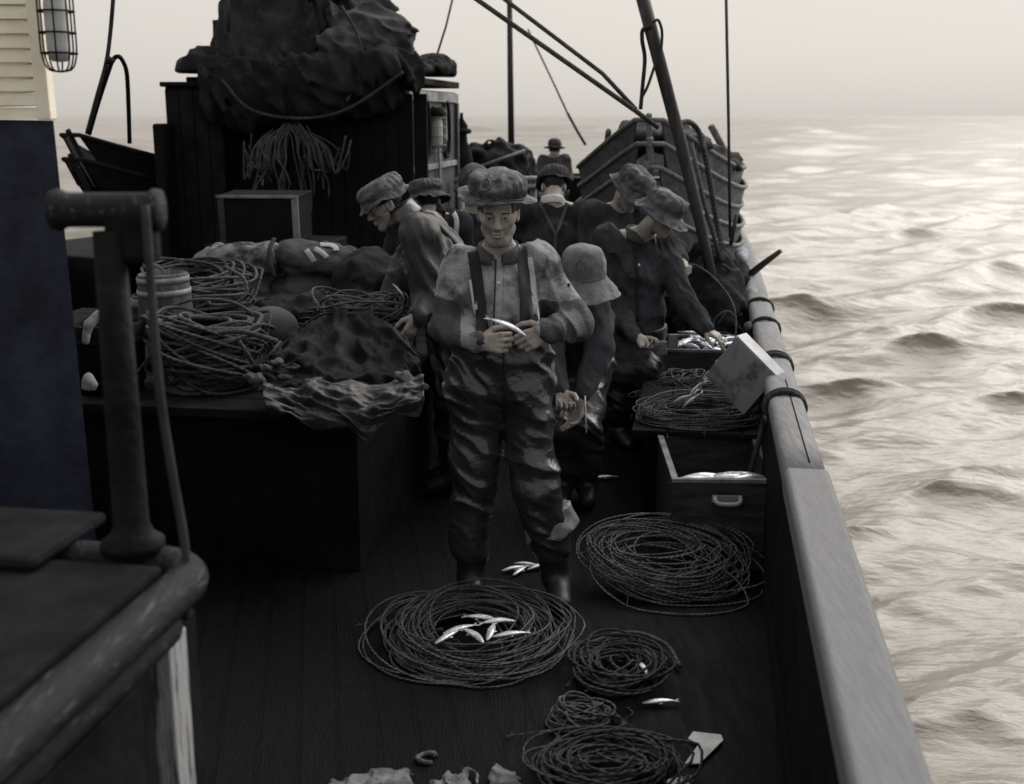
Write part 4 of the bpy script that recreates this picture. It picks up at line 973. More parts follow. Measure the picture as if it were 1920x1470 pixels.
# ---- 5. the man with his back to us, pale collar and Y-shaped braces
Y5 = 7.7
J = dict(head=at(1038, 352, Y5+.20), R=frame((.0, .80, -.75)), sh=[at(985, 398, Y5), at(1096, 400, Y5)], el=[at(962, 480, Y5+.15), at(1108, 480, Y5+.15)], wr=[at(1000, 540, Y5+.4), at(1080, 540, Y5+.4)],
         pel=at(1040, 585, Y5-.12), hip=[at(1018, 605, Y5-.1), at(1062, 605, Y5-.1)], kn=[X_at(1016, .48, Y5), X_at(1064, .48, Y5)], an=[X_at(1016, .09, Y5), X_at(1064, .09, Y5)], toe=V(0, 1, 0))
P5 = person('person seen from behind, head bowed, with pale collar and Y-shaped braces', J, M['wool'], M['oilskin'],
    dict(m=M['hatdark'], crown=(.100, .118, .09), brim=.03, droop=25, back=.01, bdroop=25, seed=15., noiseamp=.013, sq=.7, tilt=12, pleat=.003), res=(.007, .009), seed=8.)
collar(P5[0], at(1036, 382, Y5+.0), frame((0, .9, -.35)), M['whitecloth'], r=(.060, .062), h=.036, gap=120, flare=-.016)
ribbon('brace', [P5[2]], [at(1008, 372, Y5), at(1022, 400, Y5), at(1039, 434, Y5)], .022, M['strapgrey'], P5[0], D)
ribbon('brace', [P5[2]], [at(1066, 370, Y5), at(1056, 400, Y5), at(1041, 434, Y5)], .022, M['strapgrey'], P5[0], D)
ribbon('brace_tail', [P5[2]], [at(1040, 432, Y5), at(1038, 470, Y5), at(1036, 520, Y5)], .026, M['strapgrey'], P5[0], D)

# ---- 6. the man in the round hat by the dories
Y6 = 7.55
J = dict(head=at(1184, 356, Y6-.02), R=frame((.55, -.55, -.62), (.2, 0, 1)), sh=[at(1112, 398, Y6+.05), at(1206, 412, Y6+.12)], el=[at(1096, 480, Y6+.05), at(1268, 470, Y6+.15)], wr=[at(1140, 530, Y6-.1), at(1276, 488, Y6-.15)],
         pel=at(1130, 590, Y6+.1), hip=[at(1112, 610, Y6+.1), at(1156, 610, Y6+.1)], kn=[X_at(1112, .48, Y6+.05), X_at(1160, .48, Y6+.05)], an=[X_at(1112, .09, Y6+.1), X_at(1160, .09, Y6+.1)], toe=V(.4, -.8, 0))
P6 = person('person stooping by the dories in a round mottled hat, one fist out', J, M['wool2'], M['oilskin'],
    dict(m=M['hat'], crown=(.110, .120, .108), brim=.070, droop=58, back=.065, bdroop=48, seed=21., noiseamp=.015, sq=.6, dent=.015, pleat=.004), res=(.006, .008), seed=9.,
    hands=[None, ((.3, -.75, -.35), (-.3, .3, -.9), (-.5, -.4, .7), (.9, .9, .9, .9, .6))])

# ---- 7. the man in the jacket working at the fish box
Y7 = 7.0
J = dict(head=at(1240, 402, Y7-.1), R=frame((.78, -.42, -.42), (.15, 0, 1)), sh=[at(1142, 450, Y7+.0), at(1246, 458, Y7+.12)], el=[at(1134, 560, Y7+.05), at(1278, 560, Y7-.02)], wr=[at(1196, 632, Y7-.2), at(1322, 618, Y7-.12)],
         pel=at(1182, 640, Y7+.15), hip=[at(1162, 665, Y7+.15), at(1206, 665, Y7+.15)], kn=[X_at(1160, .48, Y7), X_at(1208, .48, Y7)], an=[X_at(1160, .09, Y7+.05), X_at(1208, .09, Y7+.05)], toe=V(.35, -.9, 0))
P7 = person('person in a creased sou\'wester and dark jacket reaching into the open box of fish', J, M['wool2'], M['oilskin'],
    dict(m=M['hat'], crown=(.104, .122, .096), brim=.085, droop=36, back=.065, bdroop=48, seed=27., noiseamp=.014, sq=.62, tilt=-4, pleat=.007), res=(.0055, .0065), coat=True, baggy=1.6, seed=10., skirt=at(1185, 690, Y7+.12),
    fold=crumple(.034, .014, 1.4, (11, 9, 5), .36),
    hands=[None, ((.75, -.45, -.35), (-.2, .2, -.9), (-.4, -.8, 0), (.35, .4, .4, .45, .3))])
collar(P7[0], at(1198, 446, Y7+.05), frame((.5, -.75, -.3), (.2, 0, 1)), M['canvasgrey'], r=(.076, .074), h=.046, gap=50)
button(P7[0], [P7[2]], at(1196, 494, Y7), D, M['pearl'], .007)
for v_ in (468, 520): button(P7[0], [P7[2]], at(1202, v_, Y7), D, M['strap'], .007)
ribbon('jacket_placket', [P7[2]], [at(1190, 462, Y7), at(1192, 520, Y7), at(1196, 600, Y7)], .02, M['wool'], P7[0], D, lift=.004)

# ---- 8. the man doubled over, his face under a stitched bucket hat
Y8 = 5.62
J = dict(head=at(1092, 520, Y8-.10), R=frame((.10, -.72, -.75)), sh=[at(1040, 565, Y8+.15), at(1112, 570, Y8+.12)], el=[at(1030, 660, Y8), at(1124, 652, Y8+.02)], wr=[at(1052, 735, Y8-.2), at(1088, 748, Y8-.12)],
         pel=at(1072, 680, Y8+.45), hip=[at(1052, 700, Y8+.42), at(1096, 700, Y8+.42)], kn=[X_at(1050, .46, Y8+.2), X_at(1096, .46, Y8+.2)], an=[X_at(1054, .09, Y8+.35), X_at(1100, .09, Y8+.35)], toe=V(0, -1, 0))
P8 = person('person doubled over, face hidden under a pale stitched bucket hat, one hand hanging', J, M['wool2'], M['oilskin2'],
    dict(m=M['hatlight'], crown=(.104, .112, .135), brim=.120, droop=46, back=.09, bdroop=55, seed=33., noiseamp=.009, sq=.62, soft=.35, badge=(D2R(64), .42), stitched=True, off=(0, .012, .05), tilt=38), res=(.005, .007), seed=12., baggy=1.3,
    hands=[None, ((-.22, -.12, -.95), (-.7, -.55, .1), (-.55, .75, .0), (.30, .34, .40, .45, .25))])

# ---- 9. the man far forward
Y9 = 17.0
J = dict(head=at(1040, 280, Y9), R=frame((.2, .9, -.1)), sh=[at(1018, 300, Y9), at(1060, 300, Y9)], el=[at(1012, 332, Y9), at(1066, 332, Y9)], wr=[at(1022, 350, Y9-.2), at(1056, 350, Y9-.2)],
         pel=at(1040, 362, Y9), hip=[at(1031, 372, Y9), at(1049, 372, Y9)], kn=[X_at(1031, .48, Y9), X_at(1049, .48, Y9)], an=[X_at(1030, .09, Y9), X_at(1050, .09, Y9)], toe=V(0, 1, 0))
person('distant person in a brimmed hat standing far forward beyond the net heap', J, M['canvasgrey'], M['oilskin'],
    dict(m=M['hatdark'], crown=(.096, .11, .11), brim=.06, droop=12, seed=40., noiseamp=.004), res=(.010, .013), seed=14.)
# ================================================================== GEAR
def coil(name, label, c, R, rin, H, loops, r, m, cat='coil', group=None, jit=.06, asp=1., rot=0., tilt=(0, 0), seed=0, skew=0., npts=34, strays=7, dome=.5, parent=None, sides=5, lift=0.):
    """one long line laid down in loose round loops"""
    rs = np.random.RandomState(seed); P = []; rc = rin+(R-rin)*.6; cx = cy = 0.
    ct, st = math.cos(rot), math.sin(rot)
    for i in range(loops):
        r1 = rs.uniform(rin, R)*(1 if rs.rand() > .12 else 1.12); o = (rs.randn(2)*jit*R); ph = rs.uniform(0, 6.28); ec = rs.uniform(.82, 1.1); z0 = H*(.25+.75*(i/loops))*(1-dome*max(0, (r1-rin)/(R-rin+1e-6)-.5)); tl = rs.randn(2)*.10*H/R; wob = rs.randint(2, 4)
        for k in range(npts):
            s = k/npts; a = 2*math.pi*(i+s); rr = rc+(r1-rc)*(.5-.5*math.cos(math.pi*s)); cx2 = cx+(o[0]-cx)*s; cy2 = cy+(o[1]-cy)*s
            rr *= 1+.05*math.sin(wob*a+ph)
            x = rr*math.cos(a)*ec+cx2; y = rr*math.sin(a)*asp+cy2
            z = max(r, z0+tl[0]*x*2+tl[1]*y*2+.25*H*math.sin(a+ph)*rs.uniform(.9, 1.1)+skew*x)
            P.append((x, y, z))
        rc, cx, cy = r1, o[0], o[1]
    P = np.array(P); P[1:-1] = (P[:-2]+2*P[1:-1]+P[2:])/4
    P = np.stack([P[:, 0]*ct-P[:, 1]*st, P[:, 0]*st+P[:, 1]*ct, P[:, 2]+lift+tilt[0]*P[:, 0]+tilt[1]*P[:, 1]], 1)
    P[:, 2] = np.maximum(P[:, 2], r)+.001
    o = MB().tube(P+np.asarray(c), r, sides).build(name, m, parent, useuv=True, base=np.asarray(c) if parent is None else None)
    if parent is None:
        tagobj(o, label, cat, group)
        for k in range(strays):                            # snoods with their hooks straggling out of the coil
            w0 = P[rs.randint(len(P))]+np.asarray(c); a = rs.uniform(0, 6.28); e = w0+V(math.cos(a), math.sin(a), 0)*rs.uniform(.08, .17); e[2] = c[2]+max(.004, (w0[2]-c[2])*.5)
            pts = [w0, (w0*.6+e*.4)+V(rs.randn()*.02, rs.randn()*.02, .015), e]+[e+.011*V(math.cos(a+q), math.sin(a+q), 0)+V(0, 0, .003*q) for q in (.2, 1.2, 2.2, 3.2)]
            MB().tube(spline(pts, 5), r*.55, 4).build('snood', m, o, useuv=True)
    return o
def tangle(name, label, c, rad, n, r, m, cat='line', seed=0, group=None):
    rs = np.random.RandomState(seed); P = []; p = V(0, 0, .5)
    for i in range(n):
        a = rs.uniform(0, 6.28); q = rs.rand()**.5
        P.append(c+V(rad[0]*q*math.cos(a), rad[1]*q*math.sin(a), r+rad[2]*rs.rand()*(1-q*.6)))
    o = MB().tube(spline(P, 7), r, 5).build(name, m, None, useuv=True); return tagobj(o, label, cat, group)
# ---- fish
def fish_mesh():
    L = .21; st = []; n = 15; sec = 10; v = []; f = []
    for i in range(n):
        s = i/(n-1); x = L*(s-.5); h = .026*(math.sin(math.pi*min(1, s*.93+.03))**.75)*(1-.25*s)+.0022; w_ = h*.52
        for k in range(sec):
            a = 2*math.pi*k/sec; v.append((x, w_*math.cos(a)+.010*math.sin(math.pi*s), h*math.sin(a)*1.0+.004*math.sin(math.pi*s)))
    for i in range(n-1):
        for k in range(sec): f.append((i*sec+k, i*sec+(k+1) % sec, (i+1)*sec+(k+1) % sec, (i+1)*sec+k))
    f.append(tuple(range(sec))[::-1]); b = len(v)
    def fin(P, th=.0012):
        b = len(v); m = len(P)
        for y in (-th, th): v.extend([(p[0], y, p[1]) for p in P])
        f.append(tuple(b+i for i in range(m))); f.append(tuple(b+m+i for i in range(m))[::-1])
        for i in range(m): j = (i+1) % m; f.append((b+i, b+m+i, b+m+j, b+j))
    e = L*.5; fin([(e-.012, .004), (e+.030, .030), (e+.018, .0), (e+.030, -.030), (e-.012, -.004)])
    fin([(-.01, .022), (.012, .038), (.028, .022)]); fin([(.02, -.020), (.035, -.030), (.05, -.015)])
    return v, f
FV, FF = fish_mesh(); FPROTO = None
def fish(p, d, roll, label, group=None, sc=1., up=(0, 0, 1), m='fish'):
    """a small bait fish lying at p, pointing along d, rolled on to its side"""
    global FPROTO
    if FPROTO is None:
        FPROTO = mesh('fish', V(*[0])*0+np.array(FV), FF, M['fish'], base=(0, 0, 0)); o = FPROTO
    else: o = FPROTO.copy(); COL.objects.link(o)
    x = nrm(d); y = nrm(np.cross(up, x)); z = np.cross(x, y); c_, s_ = math.cos(roll), math.sin(roll)
    R = np.stack([x, y*c_+z*s_, z*c_-y*s_], 1)*sc
    o.matrix_world = Matrix([[*R[0], p[0]], [*R[1], p[1]], [*R[2], p[2]], [0, 0, 0, 1]])
    for k in ('label', 'category', 'group'):
        if k in o: del o[k]
    return tagobj(o, label, 'fish', group)
rf = np.random.RandomState(3)
# the fish held by the man in front
c = (at(938, 606, 4.68-.25)+at(972, 622, 4.68-.25))/2
fish(c+V(-.005, .0, 0), at(925, 602, 4.43)-at(985, 630, 4.43), 1.35, 'pale fish held in both hands by the front man', sc=.74)

# ---- the deep wooden fish box near the rail
def open_box(name, label, c, R, size, th, m, mrim, cat='box', handle=None, floor=True):
    """open-topped box, c the middle of its floor"""
    t = thing(name, label, cat, c); W, D, H = size; q = lambda x, y, z: c+R@V(x, y, z)
    MB().box(q(0, -D/2+th/2, H/2), (W, th, H), R).build('front_panel', m, t, smooth=False, bevel=.003)
    MB().box(q(0, D/2-th/2, H/2), (W, th, H), R).build('back_panel', m, t, smooth=False, bevel=.003)
    for s in (-1, 1): MB().box(q(s*(W/2-th/2), 0, H/2), (th, D-2*th, H), R).build('side_panel', m, t, smooth=False, bevel=.003)
    MB().box(q(0, 0, th/2), (W-2*th, D-2*th, th), R).build('floor', m, t, smooth=False)
    rm = MB(); h = H+.003
    for s in (-1, 1): rm.box(q(0, s*(D/2-th/2), h), (W+.008, th+.008, .016), R); rm.box(q(s*(W/2-th/2), 0, h), (th+.008, D-2*th-.01, .016), R)
    rm.build('rim', mrim, t, smooth=False)
    if handle:
        hz, hw = handle
        a = MB(); a.box(q(0, -D/2-.006, hz), (hw*1.25, .010, .035), R); a.build('handle_plate', M['tin'], t, smooth=False, bevel=.003)
        MB().tube(spline([q(-hw/2, -D/2-.012, hz+.012), q(-hw/2, -D/2-.035, hz), q(-hw*.3, -D/2-.045, hz-.012), q(hw*.3, -D/2-.045, hz-.012), q(hw/2, -D/2-.035, hz), q(hw/2, -D/2-.012, hz+.012)], 5), .011, 8).build('handle', M['tinlight'], t)
    return t
bz = .42; fl = atz(1265, 901, bz); fr = atz(1464, 903, bz); bl = atz(1279, 816, bz)
RB = np.stack([nrm((fr-fl)*V(1, 1, 0)), nrm(np.cross(UP, nrm((fr-fl)*V(1, 1, 0)))), UP], 1)
BW_ = np.linalg.norm(fr-fl)+.015; BD = abs((bl-fl)@RB[:, 1]); bc = (fl+fr)/2+RB[:, 1]*BD/2; bc[2] = .003
open_box('fish_box', 'deep dark wooden box with pale rim and metal handle, fish lying inside, against the rail', bc, RB, (BW_, BD, bz-.006), .02, M['crate'], M['cratepale'], handle=(.335, .11))
for i in range(20):
    x = rf.uniform(-.13, .13); y = -BD/2+rf.uniform(.06, .26); p = bc+RB@V(x, y, .372+.03*rf.rand()-.3*max(0, (y+BD/2-.14)))
    a = rf.uniform(-.7, .7)+(math.pi if rf.rand() > .5 else 0); fish(p, RB@V(math.cos(a), math.sin(a)*.6, rf.uniform(-.12, .12)), rf.uniform(1.1, 1.9), 'small silver fish in the heap inside the deep wooden box', 'fish heaped in the deep wooden box', rf.uniform(.8, 1.05))
for i in range(8):
    x = rf.uniform(-.18, .18); y = -BD/2+rf.uniform(.30, .6); p = bc+RB@V(x, y, .165+.03*rf.rand()); a = rf.uniform(0, 6.28)
    fish(p, RB@V(math.cos(a), math.sin(a), 0), 1.5, 'small silver fish in the heap inside the deep wooden box', 'fish heaped in the deep wooden box', .95)
b = blob('bait_slush', M['canvas'], [(bc+RB@V(0, -BD/2+.16, .20), (BW_/2-.03, .13, .155), RB), (bc+RB@V(0, 0, .10), (BW_/2-.03, BD/2-.04, .08), RB)], .012, .01, 9, None, k=.03)
tagobj(b, 'dark wet bait filling the floor of the deep wooden box', 'bait')
# ---- low bench along the rail with gear on it
be = atz(1330, 812, .455); bs, ba = be@SX, be@AX
t = thing('bench', 'low dark plank bench along the rail carrying the line coil and tilted tin', 'bench', sp(bs, ba+1, 0))
for k in range(4): MB().box(sp(bs-.30+.185*k, ba+1.12, .435), (.178, 2.2, .03), RSHIP).build('plank', M['tarred'], t, smooth=False, bevel=.004)
for y in (.15, 2.05):
    for x in (-.3, .2): MB().box(sp(bs+x, ba+y, .21), (.06, .06, .42), RSHIP).build('leg', M['tarred'], t, smooth=False)
c = atz(1318, 788, .465)
coil('line_coil', 'long flattened coil of line on the bench between the deep box and tilted tin', c+V(0, .05, -.015), .335, .20, .085, 34, .0042, M['ropepale'], seed=5, asp=.62, jit=.05, group='coils of longline', tilt=(.05, .10))
MB().tube(spline([c+V(-.32, -.02, .0), c+V(-.335, .0, .06), c+V(-.24, .05, .12), c+V(-.1, .08, .14), c+V(.1, .08, .13)], 8), .006, 5).build('coil_end', M['ropepale'], bpy.data.objects['line_coil'], useuv=True)
# the tilted tin: seen on one square face, its open end to the left
Yt = 6.55
def tin():
    p = [at(1380, 632, 5.70), at(1455, 708, 5.56), at(1399, 766, 5.66), at(1324, 692, 5.80)]
    e1 = nrm(p[1]-p[0]); e2 = p[3]-p[0]; e2 = nrm(e2-e1*(e2@e1)); n = np.cross(e1, e2); n = n if n[1] > 0 else -n
    W = np.linalg.norm(p[1]-p[0]); H = np.linalg.norm(p[3]-p[0])*1.12; D = .10; th = .010
    R = np.stack([e1, e2, n], 1); o = p[0]; q = lambda a, b, c: o+R@V(a, b, c)
    t = thing('bait_tin', 'pale stained square tin tipped on its corner, spilling fish beside the rail', 'tin', o+R@V(W/2, H/2, D/2))
    MB().box(q(W/2, H/2, th/2), (W, H, th), R).build('side_panel', M['tin'], t, smooth=False, bevel=.003)
    MB().box(q(W/2, H/2, D-th/2), (W, H, th), R).build('side_panel', M['tin'], t, smooth=False, bevel=.003)
    MB().box(q(W/2, -th/2, D/2), (W+.004, th, D), R).build('lit_tone_top_panel', M['tinlight'], t, smooth=False, bevel=.003)  # paler tin: the light on this top side is put into its colour
    MB().box(q(W-th/2, H/2, D/2), (th, H-.002, D-2*th), R).build('bottom_panel', M['tin'], t, smooth=False)
    return q, W, H, D, R
q, TW, TH, TD, TR = tin()
for i in range(13):
    s = i/12.; p = at(1284+86*s+RS.uniform(-5, 5), 752-86*s+RS.uniform(-6, 6), 5.80+.08*RS.rand()); a = RS.uniform(-.9, .9)
    fish(p+V(0, 0, -.005), V(.75*math.cos(a), -.2, .55+.4*math.sin(a)), RS.uniform(.6, 2.4), 'silver fish spilling from the tipped square tin', 'fish spilling from the tipped tin', RS.uniform(.38, .62))
# the broad shallow fish box in front of the man in the jacket
fz = .60; fl = atz(1236, 656, fz); fr = atz(1358, 658, fz); bl = atz(1392, 603, fz)
RB2 = np.stack([nrm((fr-fl)*V(1, 1, 0)), nrm(np.cross(UP, nrm((fr-fl)*V(1, 1, 0)))), UP], 1)
W2 = .50; D2 = .52; bc2 = fl+RB2@V(W2/2+.02, D2/2, 0); bc2[2] = .456
open_box('fish_tray', 'open wooden box heaped with glinting fish at the jacketed man\'s hand', bc2, RB2, (W2, D2, fz-.462), .016, M['crate'], M['cratepale'])
b = blob('bait_slush', M['canvas'], [(bc2+RB2@V(0, 0, .055), (W2/2-.03, D2/2-.03, .05), RB2)], .012, .01, 9, None, k=.03)
tagobj(b, 'dark wet bait under the fish in the box by the jacketed man', 'bait')
for i in range(34):
    x = rf.uniform(-.12, .20); y = rf.uniform(-.20, .20); p = bc2+RB2@V(x, y, .115+.05*rf.rand()); a = rf.uniform(0, 6.28)
    fish(p, RB2@V(math.cos(a), math.sin(a), rf.uniform(-.25, .25)), rf.uniform(.5, 2.4), 'glinting fish heaped in the open box by the jacketed man', 'fish heaped in the open box by the jacketed man', rf.uniform(.65, 1.))
rope('wire_bail', [at(1335, 610, 7.3), at(1345, 592, 7.3), at(1362, 583, 7.32), at(1376, 592, 7.35), at(1380, 625, 7.4)], .005, M['ropepale'], 'thin line arching over the open box of fish', 'line')
rope('hauled_line', [at(1276, 492, 7.4), at(1310, 500, 7.3), at(1345, 527, 7.2), at(1372, 565, 7.1), at(1380, 600, 7.0), at(1378, 640, 6.95)], .005, M['ropepale'], 'line arching from the stooping man\'s fist down to the box', 'line')
b = MB().box(at(1262, 640, 7.0), (.06, .03, .09), frame((-.1, 1, .1))).build('wood_cleat', M['cratepale'], None, smooth=False, bevel=.004)
tagobj(b, 'small pale wooden cleat standing at the left corner of the open fish box', 'cleat')
b = MB().box(at(1243, 652, 6.85), (.045, .03, .085), frame((.2, 1, .2))).build('wood_cleat', M['cratepale'], None, smooth=False, bevel=.004)
tagobj(b, 'lower wooden cleat at the near left corner of the open fish box', 'cleat')
tangle('hook_line', 'loose tangle of hooked lines hanging below the open fish box', at(1292, 715, 6.35)-V(0, 0, .04), (.19, .12, .15), 70, .0042, M['ropepale'], 'line', 4)
tangle('hook_line', 'thin tangle of lines at the feet of the jacketed man', at(1250, 700, 6.75)-V(0, 0, .20), (.22, .15, .20), 50, .0036, M['rope'], 'line', 8)
b = blob('cloth_wad', M['canvaswhite'], [(at(1418, 650, 6.75), (.03, .10, .035), RSHIP)], .006, .01, 18, None); tagobj(b, 'pale cloth wad wedged between the tin and the rail', 'cloth')
b = blob('cloth_wad', M['canvasgrey'], [(at(1405, 612, 7.15), (.03, .09, .03), RSHIP)], .006, .01, 18, None); tagobj(b, 'grey cloth wad by the rail beyond the pale one', 'cloth')
tangle('net_tangle', 'dark tangled netting heaped along the rail below the dories', at(1352, 560, 8.1)-V(0, 0, .55), (.30, .55, .85), 420, .009, M['line'], 'net', 12)
blob_n = blob('net_heap', M['canvas'], [(at(1340, 600, 8.2), (.26, .5, .40)), (at(1330, 530, 8.3), (.18, .35, .3)), (at(1385, 520, 8.8), (.10, .3, .12)), (at(1345, 700, 8.2), (.28, .5, .4))], .025, .04, 9, None, k=.05, ridge=.02, cut=(V(0, 0, .003), (0, 0, -1)))
tagobj(blob_n, 'dark heap of wet nets against the bulwark beside the jacketed man', 'nets')
rope('stick', [at(1388, 530, 8.7), at(1428, 497, 8.6), at(1464, 470, 8.5)], [.030, .026, .018], M['spar'], 'stout stick jutting out over the rail to the sea', 'stick', smoothpath=False)
rope('pin', [at(1370, 460, 8.6), at(1381, 402, 8.6)], .016, M['spar'], 'short dark pin standing up beside the foot of the shroud', 'pin', smoothpath=False)
b = blob('cloth_rag', M['canvaswhite'], [(at(1392, 478, 9.4), (.06, .4, .06), RSHIP), (at(1405, 520, 8.9), (.05, .4, .07), RSHIP), (at(1412, 555, 8.4), (.04, .2, .05), RSHIP)], .015, .02, 8, None, k=.03)
tagobj(b, 'pale rag hanging over the rail below the dories', 'cloth')

# ---- coils on the deck
dk = lambda u, v, z=0.: atz(u, v, z)
c = X_at(1248, .15, 4.80); c[2] = .002; coil('line_coil', 'big open coil of line leaning against the deep fish box', c, .355, .18, .09, 44, .0040, M['ropepale'], seed=21, group='coils of longline', jit=.13, asp=.56, tilt=(-.08, .42), lift=.07)
c = dk(885, 1215); coil('line_coil', 'wide loose coil of line on the deck with pale fish in its middle', c+V(0, .03, .002), 0.36, .19, .085, 46, .0040, M['ropepale'], seed=31, group='coils of longline', jit=.13, asp=.98, tilt=(.0, .08))
c = dk(1165, 1278); coil('line_coil', 'dark untidy coil of line beside the wide coil, toward the rail', c+V(0, .03, .002), .22, .07, .08, 26, .0055, M['rope2'], seed=41, group='coils of longline', jit=.22, asp=1.1)
c = dk(1085, 1355); coil('line_coil', 'small tight hank of line lying before the dark untidy coil', c+V(0, 0, .002), .13, .06, .06, 18, .0046, M['rope'], seed=51, group='coils of longline', jit=.18, asp=.8)
c = dk(1140, 1456); coil('line_coil', 'dim coil of line at the bottom edge of the deck beside pale scraps', c+V(0, 0, .002), .25, .09, .07, 32, .005, M['rope2'], seed=61, group='coils of longline', jit=.16, asp=.72)
P = [dk(830, 1180, .02), dk(770, 1188, .02), dk(728, 1178, .02), dk(722, 1150, .03), dk(745, 1125, .03), dk(775, 1118, .03), dk(795, 1135, .03), dk(790, 1160, .02), dk(850, 1150, .03), dk(900, 1130, .04)]
rope('rope_bight', P, .009, M['rope2'], 'thicker rope bight looping out beside the wide coil of line', 'rope')
P = [dk(1110, 1230, .03), dk(1085, 1235, .02), dk(1074, 1220, .03), dk(1084, 1206, .03), dk(1110, 1205, .04), dk(1150, 1190, .05), dk(1200, 1188, .05), dk(1250, 1210, .04), dk(1275, 1250, .02)]
rope('rope_bight', P, .009, M['rope'], 'rope end with a small eye beside the dark untidy coil', 'rope')
th = np.linspace(0, 2*math.pi, 21)[:-1]; c = dk(800, 1421, .008)
tagobj(MB().tube([c+V(.030*math.cos(a), .028*math.sin(a), .004*math.sin(2*a)) for a in th[1:-2]], .0085, 7).build('grommet', M['ropepale'], None, useuv=True), 'small pale rope grommet alone on the dark deck', 'ring')
for lb, pts, z in (('pale torn scrap lying near the rail end of the deck', [(1290, 1385), (1300, 1372), (1352, 1378), (1356, 1388), (1312, 1432), (1284, 1432), (1310, 1396)], .004),
                   ('second pale scrap at the very bottom edge of the deck', [(1252, 1462), (1290, 1452), (1300, 1458), (1290, 1480), (1245, 1490)], .004)):
    v = [dk(u, w_, z+.012*RS.rand()) for u, w_ in pts]; n = len(v)
    tagobj(mesh('paper_scrap', v, [tuple(range(n))[::-1]], M['paper'], None, smooth=False, solid=.003), lb, 'scrap')
for lb, u, v_, rad in (('pale sack lying at the bottom edge of the deck, leftmost of two', 690, 1482, (.10, .06, .012)), ('pale sack at the bottom edge of the deck below the wide coil', 880, 1482, (.13, .06, .012))):
    b = blob('sack', M['sacking'], [(dk(u, v_)+V(0, .0, .005), rad), (dk(u+40, v_)+V(0, .02, .015), (rad[0]*.7, rad[1], rad[2]*.8))], .006, .005, 14, None, k=.02, fold=crumple(.030, .016, 2., (14, 14, 14)), cut=(V(0, 0, .003), (0, 0, -1)))
    tagobj(b, lb, 'sack')
# fish lying about the deck
def deckfish(u, v_, a, lb, gr=None, sc=.8, z=.015): fish(dk(u, v_, z), V(math.cos(a), math.sin(a), .05), 1.5, lb, gr, sc)
for u, v_, a in ((905, 1160, 2.9), (935, 1166, 3.4), (920, 1185, 1.4), (860, 1180, .5), (838, 1194, .9), (955, 1190, .2), (888, 1192, 2.2)): deckfish(u, v_, a, 'pale fish lying in the middle of the wide coil of line', 'fish in the wide coil', .62, .10)
for u, v_, a in ((962, 1066, .4), (985, 1058, -.3), (1008, 1062, .6), (975, 1070, 1.)): deckfish(u, v_, a, 'small fish lying on bare deck before the front man\'s boots', 'fish on the deck before the front man', .55)
deckfish(1132, 895, .1, 'fish lying on deck beside the deep wooden box', None, .62); deckfish(1115, 900, 1.2, 'shorter fish lying across another beside the deep wooden box', None, .5)
for u, v_, a in ((1138, 786, .6), (1150, 795, -.4)): deckfish(u, v_, a, 'small fish on deck past the doubled-over man\'s hand', 'fish past the doubled-over man', .6)
deckfish(1298, 1026, .3, 'single fish showing inside the big open coil', None, .5, .06); deckfish(1205, 1252, 1.8, 'bright fish head in the dark untidy coil', None, .45, .06); deckfish(1235, 1316, .05, 'pale fish lying before the dark untidy coil', None, .55)
deckfish(1058, 1092, .2, 'lone small fish on deck left of the big open coil', None, .3)

# ---- the pile on the bait table
def keg(c, R, H, label, lean=(0, 0, 1)):
    t = thing('keg', label, 'keg', c); Rk = frame(np.cross(nrm(lean), (1, 0, 0)), lean); n = 18; v = []; f = []
    prof = [(-.0, 0), (R*.86, 0), (R*.93, H*.2), (R*1.02, H*.5), (R*.98, H*.75), (R*.93, H*.985), (R*.86, H), (R*.86, H*.95), (0, H*.94)]
    mb = MB().lathe(c, prof, R=Rk, sides=48)
    for i, p in enumerate(mb.v): # narrow stave joints
        pass
    mb.build('staves', M['keg'], t)
    for z, h in ((.93, .030), (.80, .030), (.46, .022), (.10, .030)):
        r = np.interp(z, [0, .2, .5, .75, 1], [.86, .93, 1.02, .98, .93])*R+.004; MB().lathe(c, [(r-.004, z*H-h/2), (r, z*H-h/2), (r*.995, z*H+h/2), (r-.004, z*H+h/2)], R=Rk, sides=48).build('hoop', M['hoop'] if z > .4 else M['iron'], t)
    return t
kc = at(317, 620, 5.95); kc[2] = TZ+.003
keg(kc, .135, at(317, 512, 5.95)[2]-TZ, 'small wooden keg with pale hoops among the coils of rope', (-.03, 0, 1))
c = at(395, 730, 5.52); c[2] = TZ
cc = coil('rope_coil', 'large coil of thick rope stacked on the bait table in front of the keg', c, .315, .17, .27, 40, .0085, M['rope'], seed=71, group='coils of rope on the bait table', jit=.05, dome=.15, npts=30, sides=6)
c2 = c+V(0, 0, .26); coil('top_turns', '', c2, .285, .17, .05, 7, .0125, M['rope'], seed=72, jit=.10, dome=.1, npts=36, parent=cc, sides=7)
rope('rope_end', [at(520, 640, 5.2), at(455, 622, 5.25), at(400, 622, 5.3), at(345, 600, 5.35), at(338, 592, 5.4), at(352, 590, 5.42), at(356, 606, 5.4), at(380, 625, 5.35)], .012, M['rope'], parent=cc)
rope('tie', [at(448, 640, 5.18), at(462, 660, 5.16), at(478, 690, 5.15), at(484, 715, 5.18)], .011, M['rope2'], parent=cc)
b = MB().box(at(375, 640, 6.5)*V(1, 1, 0)+V(0, .05, TZ+.13), (.85, .6, .25), RSHIP).build('gear_crate', M['crate'], None, smooth=False, bevel=.01)
tagobj(b, 'dark crate on the bait table under the rear rope coil', 'crate')
c = at(365, 545, 6.4); c[2] = TZ+.26
